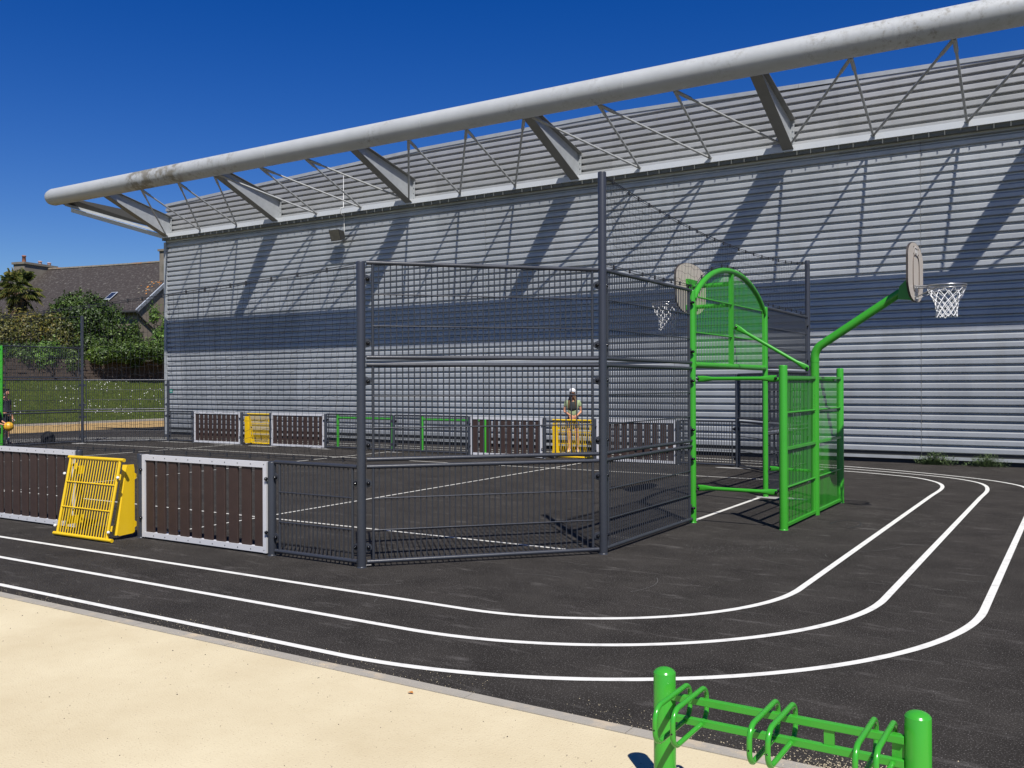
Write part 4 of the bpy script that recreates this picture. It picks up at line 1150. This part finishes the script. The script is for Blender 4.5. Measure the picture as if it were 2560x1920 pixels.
for s in (-.08,.08):
    mb = MB(); mb.tube([(s,.09,.36),(s*1.2,.17,.30),(s*1.3,.18,.15),(s,.10,.03)], [(.012,.03)]*4, 8); build(mb, "strap", bkm, bp)

# ------------------------------------------------------------------ people
def skin(name, nodes, edges, mat, parent, root=0, sub=2):
    me = bpy.data.meshes.new(name); me.from_pydata([n[0] for n in nodes], edges, [])
    o = bpy.data.objects.new(name, me); COL.objects.link(o); o.parent = parent
    me.materials.append(mat)
    md = o.modifiers.new("skin", 'SKIN'); md.use_smooth_shade = True
    if not me.skin_vertices: me.attributes.new("skin", 'FLOAT', 'POINT') if False else None
    return o, md, me
def skin_obj(name, nodes, edges, mat, parent, root=0, sub=2):
    bm = bmesh.new(); lay = bm.verts.layers.skin.verify()
    vs = []
    for co, r in nodes:
        v = bm.verts.new(co); v[lay].radius = r if isinstance(r, tuple) else (r, r); vs.append(v)
    vs[root][lay].use_root = True
    for a, b in edges: bm.edges.new((vs[a], vs[b]))
    me = bpy.data.meshes.new(name); bm.to_mesh(me); bm.free(); me.materials.append(mat)
    o = bpy.data.objects.new(name, me); COL.objects.link(o); o.parent = parent
    md = o.modifiers.new("skin", 'SKIN'); md.use_smooth_shade = True
    ss = o.modifiers.new("sub", 'SUBSURF'); ss.levels = sub; ss.render_levels = sub
    return o
def hand(nodes, edges, wrist_i, p, d, side, curl=.5, s=1.0):
    """palm node then five bent fingers of unequal length; d = pointing direction, side = thumb side"""
    p = Vector(p); d = Vector(d).normalized(); side = Vector(side).normalized(); dn = d.cross(side).normalized()
    nodes.append((tuple(p), (.032*s, .016*s))); pi = len(nodes)-1; edges.append((wrist_i, pi))
    kn = p + d*.045*s
    for k, (off, L_) in enumerate(((.030,.066),(.010,.075),(-.010,.070),(-.029,.055))):
        a = kn + side*off*s; b = a + (d + side*off*2)*L_*.5*s; c = b + (d*.6 + dn*curl)*L_*.5*s
        i = len(nodes); nodes += [(tuple(a), .0095*s), (tuple(b), .0085*s), (tuple(c), .007*s)]
        edges += [(pi, i), (i, i+1), (i+1, i+2)]
    a = p + side*.034*s; b = a + (side + d*.8)*.026*s; c = b + (d + dn*curl*.5)*.026*s
    i = len(nodes); nodes += [(tuple(a), .011*s), (tuple(b), .0095*s), (tuple(c), .008*s)]
    edges += [(pi, i), (i, i+1), (i+1, i+2)]
def person(label, loc, rz, H_, pose, shirt, shorts, shoes, hairm, long_hair=False, cap=False, sleeves=.55, socks=False, vest=None, bow=0.0):
    t = thing("person", label, "person", loc, rz); k = H_/1.70
    J = {n: Vector(p)*k for n, p in pose.items()}
    nodes = []; edges = []
    def nd(p, r, par=None):
        nodes.append((tuple(p), tuple(x*k for x in r) if isinstance(r, tuple) else r*k)); i = len(nodes)-1
        if par is not None: edges.append((par, i))
        return i
    pel = nd(J['pelvis'], (.135,.10)); bel = nd(J['belly'], (.115,.085), pel); che = nd(J['chest'], (.140,.095), bel); nb = nd(J['neckb'], (.07,.06), che)
    nk = nd(J['neck'], (.050,.050), nb); jaw = nd(J['jaw'], (.060,.068), nk); hd_ = nd(J['head'], (.078,.092), jaw); tp = nd(J['top'], (.062,.070), hd_)
    nose = nd(J['head'].lerp(J['jaw'], .55) + Vector((0,-.098 - .0*bow,-.0))*k, .010, hd_)
    for s, S in ((-1,'R'),(1,'L')):
        sh = nd(J['sh'+S], .050, che); el = nd(J['el'+S], (.036,.036), sh); wr = nd(J['wr'+S], (.024,.022), el)
        d = J['hd'+S] - J['wr'+S]
        hand(nodes, edges, wr, J['wr'+S] + d*.55, d, Vector((-s,0,.3)), .5, k)
        hip = nd(J['hip'+S], (.082,.085), pel); kn = nd(J['kn'+S], (.052,.055), hip); cf = nd(J['kn'+S].lerp(J['an'+S], .35) + Vector((0,.02,0))*k, (.050,.054), kn)
        an = nd(J['an'+S], (.034,.036), cf); to = nd(J['an'+S] + Vector((s*.02,-.13,-.055))*k, (.034,.022), an)
    skin_obj("body", nodes, edges, SKIN, t, 0, 2)
    # shirt
    n2 = [(tuple(J['pelvis']+Vector((0,0,.02))), (.150*k,.115*k)), (tuple(J['belly']), (.135*k,.105*k)), (tuple(J['chest']), (.158*k,.112*k)), (tuple(J['neckb']-Vector((0,0,.02))), (.088*k,.07*k))]
    e2 = [(0,1),(1,2),(2,3)]
    for S in 'RL':
        i = len(n2); n2 += [(tuple(J['sh'+S]), .062*k), (tuple(J['sh'+S].lerp(J['el'+S], sleeves)), .056*k)]; e2 += [(2,i),(i,i+1)]
    skin_obj("shirt", n2, e2, shirt, t, 0, 2)
    if vest:
        n3 = [(tuple(J['belly']-Vector((0,0,.0))), (.158*k,.150*k)), (tuple(J['chest']), (.172*k,.155*k)), (tuple(J['neckb']-Vector((0,0,.01))), (.11*k,.10*k))]
        skin_obj("vest", n3, [(0,1),(1,2)], vest, t, 0, 2)
    n4 = [(tuple(J['pelvis']+Vector((0,0,.05))), (.140*k,.105*k))]; e4 = []
    for S in 'RL':
        i = len(n4); n4 += [(tuple(J['hip'+S]), .098*k), (tuple(J['hip'+S].lerp(J['kn'+S], .62)), .085*k)]; e4 += [(0,i),(i,i+1)]
    skin_obj("shorts", n4, e4, shorts, t, 0, 2)
    for s, S in ((-1,'R'),(1,'L')):
        a = J['an'+S]; skin_obj("shoe", [(tuple(a+Vector((0,.03,-.045))*k), .045*k), (tuple(a+Vector((s*.01,-.06,-.05))*k), (.046*k,.036*k)), (tuple(a+Vector((s*.02,-.155,-.058))*k), (.040*k,.028*k)), (tuple(a+Vector((0,.01,.0))*k), .043*k)], [(0,1),(1,2),(0,3)], shoes, t, 0, 2)
        if socks: skin_obj("sock", [(tuple(a+Vector((0,0,.02))), .041*k), (tuple(a.lerp(J['kn'+S], .45)), .052*k)], [(0,1)], cloth("white sock", (.7,.7,.7)) , t, 0, 1)
    h0 = J['head']; tpv = J['top']; ax = (tpv - J['jaw']).normalized()
    if cap:
        n5 = [(tuple(h0 + ax*.030*k), (.112*k,.122*k)), (tuple(h0 + ax*.105*k), (.098*k,.105*k)), (tuple(h0 + ax*.15*k), (.055*k,.06*k))]
        c_ = skin_obj("cap", n5, [(0,1),(1,2)], cloth("white cap", (.80,.80,.82)), t, 0, 2)
        f = Vector((0,-1,0)); f = (f - ax*f.dot(ax)).normalized()
        mb = MB(); r_ = [];  sd = ax.cross(f)
        for i in range(9):
            a = R(-62 + 124*i/8); r_.append(h0 + ax*.045*k + (f*math.cos(a) + sd*math.sin(a))*.094*k)
        for i in range(8, -1, -1):
            a = R(-62 + 124*i/8); r_.append(h0 + ax*.030*k + f*math.cos(a)*.185*k + sd*math.sin(a)*.10*k)
        mb.prism(r_, ax*.006); build(mb, "peak", cloth("white peak", (.72,.72,.74)), c_)
    n6 = [(tuple(h0 + ax*.03*k + Vector((0,.022,0))*k), (.086*k,.088*k)), (tuple(tpv + Vector((0,.01,.01))*k), (.060*k,.066*k)), (tuple(J['jaw'] + Vector((0,.045,.02))*k), (.066*k,.052*k))]; e6 = [(0,1),(0,2)]
    if long_hair:
        for s in (-1, 1):
            i = len(n6); n6 += [(tuple(J['neckb'] + Vector((s*.085,-.05,.02))*k), (.045*k,.035*k)), (tuple(J['chest'] + Vector((s*.10,-.095,.02))*k), (.038*k,.028*k)), (tuple(J['chest'] + Vector((s*.10,-.10,-.09))*k), (.018*k,.015*k))]
            e6 += [(2,i),(i,i+1),(i+1,i+2)]
    skin_obj("hair", n6, e6, hairm, t, 0, 2)
    for s in (-1, 1):
        f = Vector((0,-1,0)); f = (f - ax*f.dot(ax)).normalized(); e = J['head'].lerp(J['jaw'], .25) + f*.083*k + Vector((s*.030*k,0,0))
        mb = MB(); mb.lathe(e, [(.0,-.008),(.007,-.004),(.008,0),(.007,.004),(.0,.008)], 8, axis='Z'); build(mb, "eye", BLACK, t)
    return t
look_down = dict(pelvis=(0,0,.93), belly=(0,.0,1.08), chest=(0,.0,1.27), neckb=(0,-.02,1.41), neck=(0,-.05,1.46), jaw=(0,-.095,1.50), head=(0,-.10,1.575), top=(0,-.075,1.645),
    shR=(-.17,.0,1.36), elR=(-.225,.03,1.10), wrR=(-.04,-.20,1.00), hdR=(.04,-.25,.96), shL=(.17,.0,1.36), elL=(.225,.03,1.10), wrL=(.12,-.19,.99), hdL=(.06,-.25,.94),
    hipR=(-.085,0,.87), knR=(-.10,-.01,.48), anR=(-.10,.02,.10), hipL=(.085,0,.87), knL=(.11,-.02,.48), anL=(.12,.0,.10))
person("person in white cap and olive vest looking down, behind the far fence", (-11.37, 20.95, 0), R(24), 1.66, look_down, cloth("pale green shirt", (.34,.42,.22)), cloth("denim shorts", (.035,.07,.19)),
       cloth("cream shoes", (.75,.62,.42)), HAIRB, long_hair=True, cap=True, vest=cloth("dark vest", (.022,.026,.024)))
stand = dict(pelvis=(0,0,.93), belly=(0,.0,1.08), chest=(0,.0,1.27), neckb=(0,.0,1.41), neck=(0,-.005,1.47), jaw=(0,-.025,1.53), head=(0,-.02,1.60), top=(0,-.01,1.67),
    shR=(-.18,.0,1.36), elR=(-.25,.03,1.08), wrR=(-.25,-.05,.84), hdR=(-.25,-.07,.74), shL=(.18,.0,1.36), elL=(.25,.03,1.08), wrL=(.25,-.05,.84), hdL=(.25,-.07,.74),
    hipR=(-.085,0,.87), knR=(-.10,-.02,.48), anR=(-.12,.02,.10), hipL=(.085,0,.87), knL=(.12,.0,.48), anL=(.14,.02,.10))
person("person in dark grey shirt standing behind the green post at far left", (-27.70, 15.23, 0), R(115), 1.70, stand, cloth("dark grey shirt", (.045,.045,.065)), cloth("black shorts", (.015,.016,.02)),
       cloth("dark shoes", (.03,.03,.035)), HAIRD, socks=True)
hold = dict(stand); hold.update(elR=(-.24,-.02,1.10), wrR=(-.12,-.28,.98), hdR=(-.06,-.34,.97), elL=(.24,-.02,1.10), wrL=(.12,-.28,.98), hdL=(.06,-.34,.97))
person("child in dark green top holding a yellow ball, cut by the photo's left edge", (-24.20, 13.07, 0), R(122), 1.36, hold, cloth("dark green top", (.008,.05,.045)), cloth("grey shorts", (.20,.21,.23)),
       cloth("black shoes", (.02,.02,.02)), HAIRD, sleeves=1.4)
mb = MB(); mb.lathe((0,0,0), [(.12*math.sin(PI*i/16), -.12*math.cos(PI*i/16)) for i in range(17)], 24)
tag(build(mb, "ball", paint("yellow ball", (.80,.42,.02), .45, .08), None, (-23.93, 13.24, .735)), "round yellow ball held at the photo's left edge", "ball")
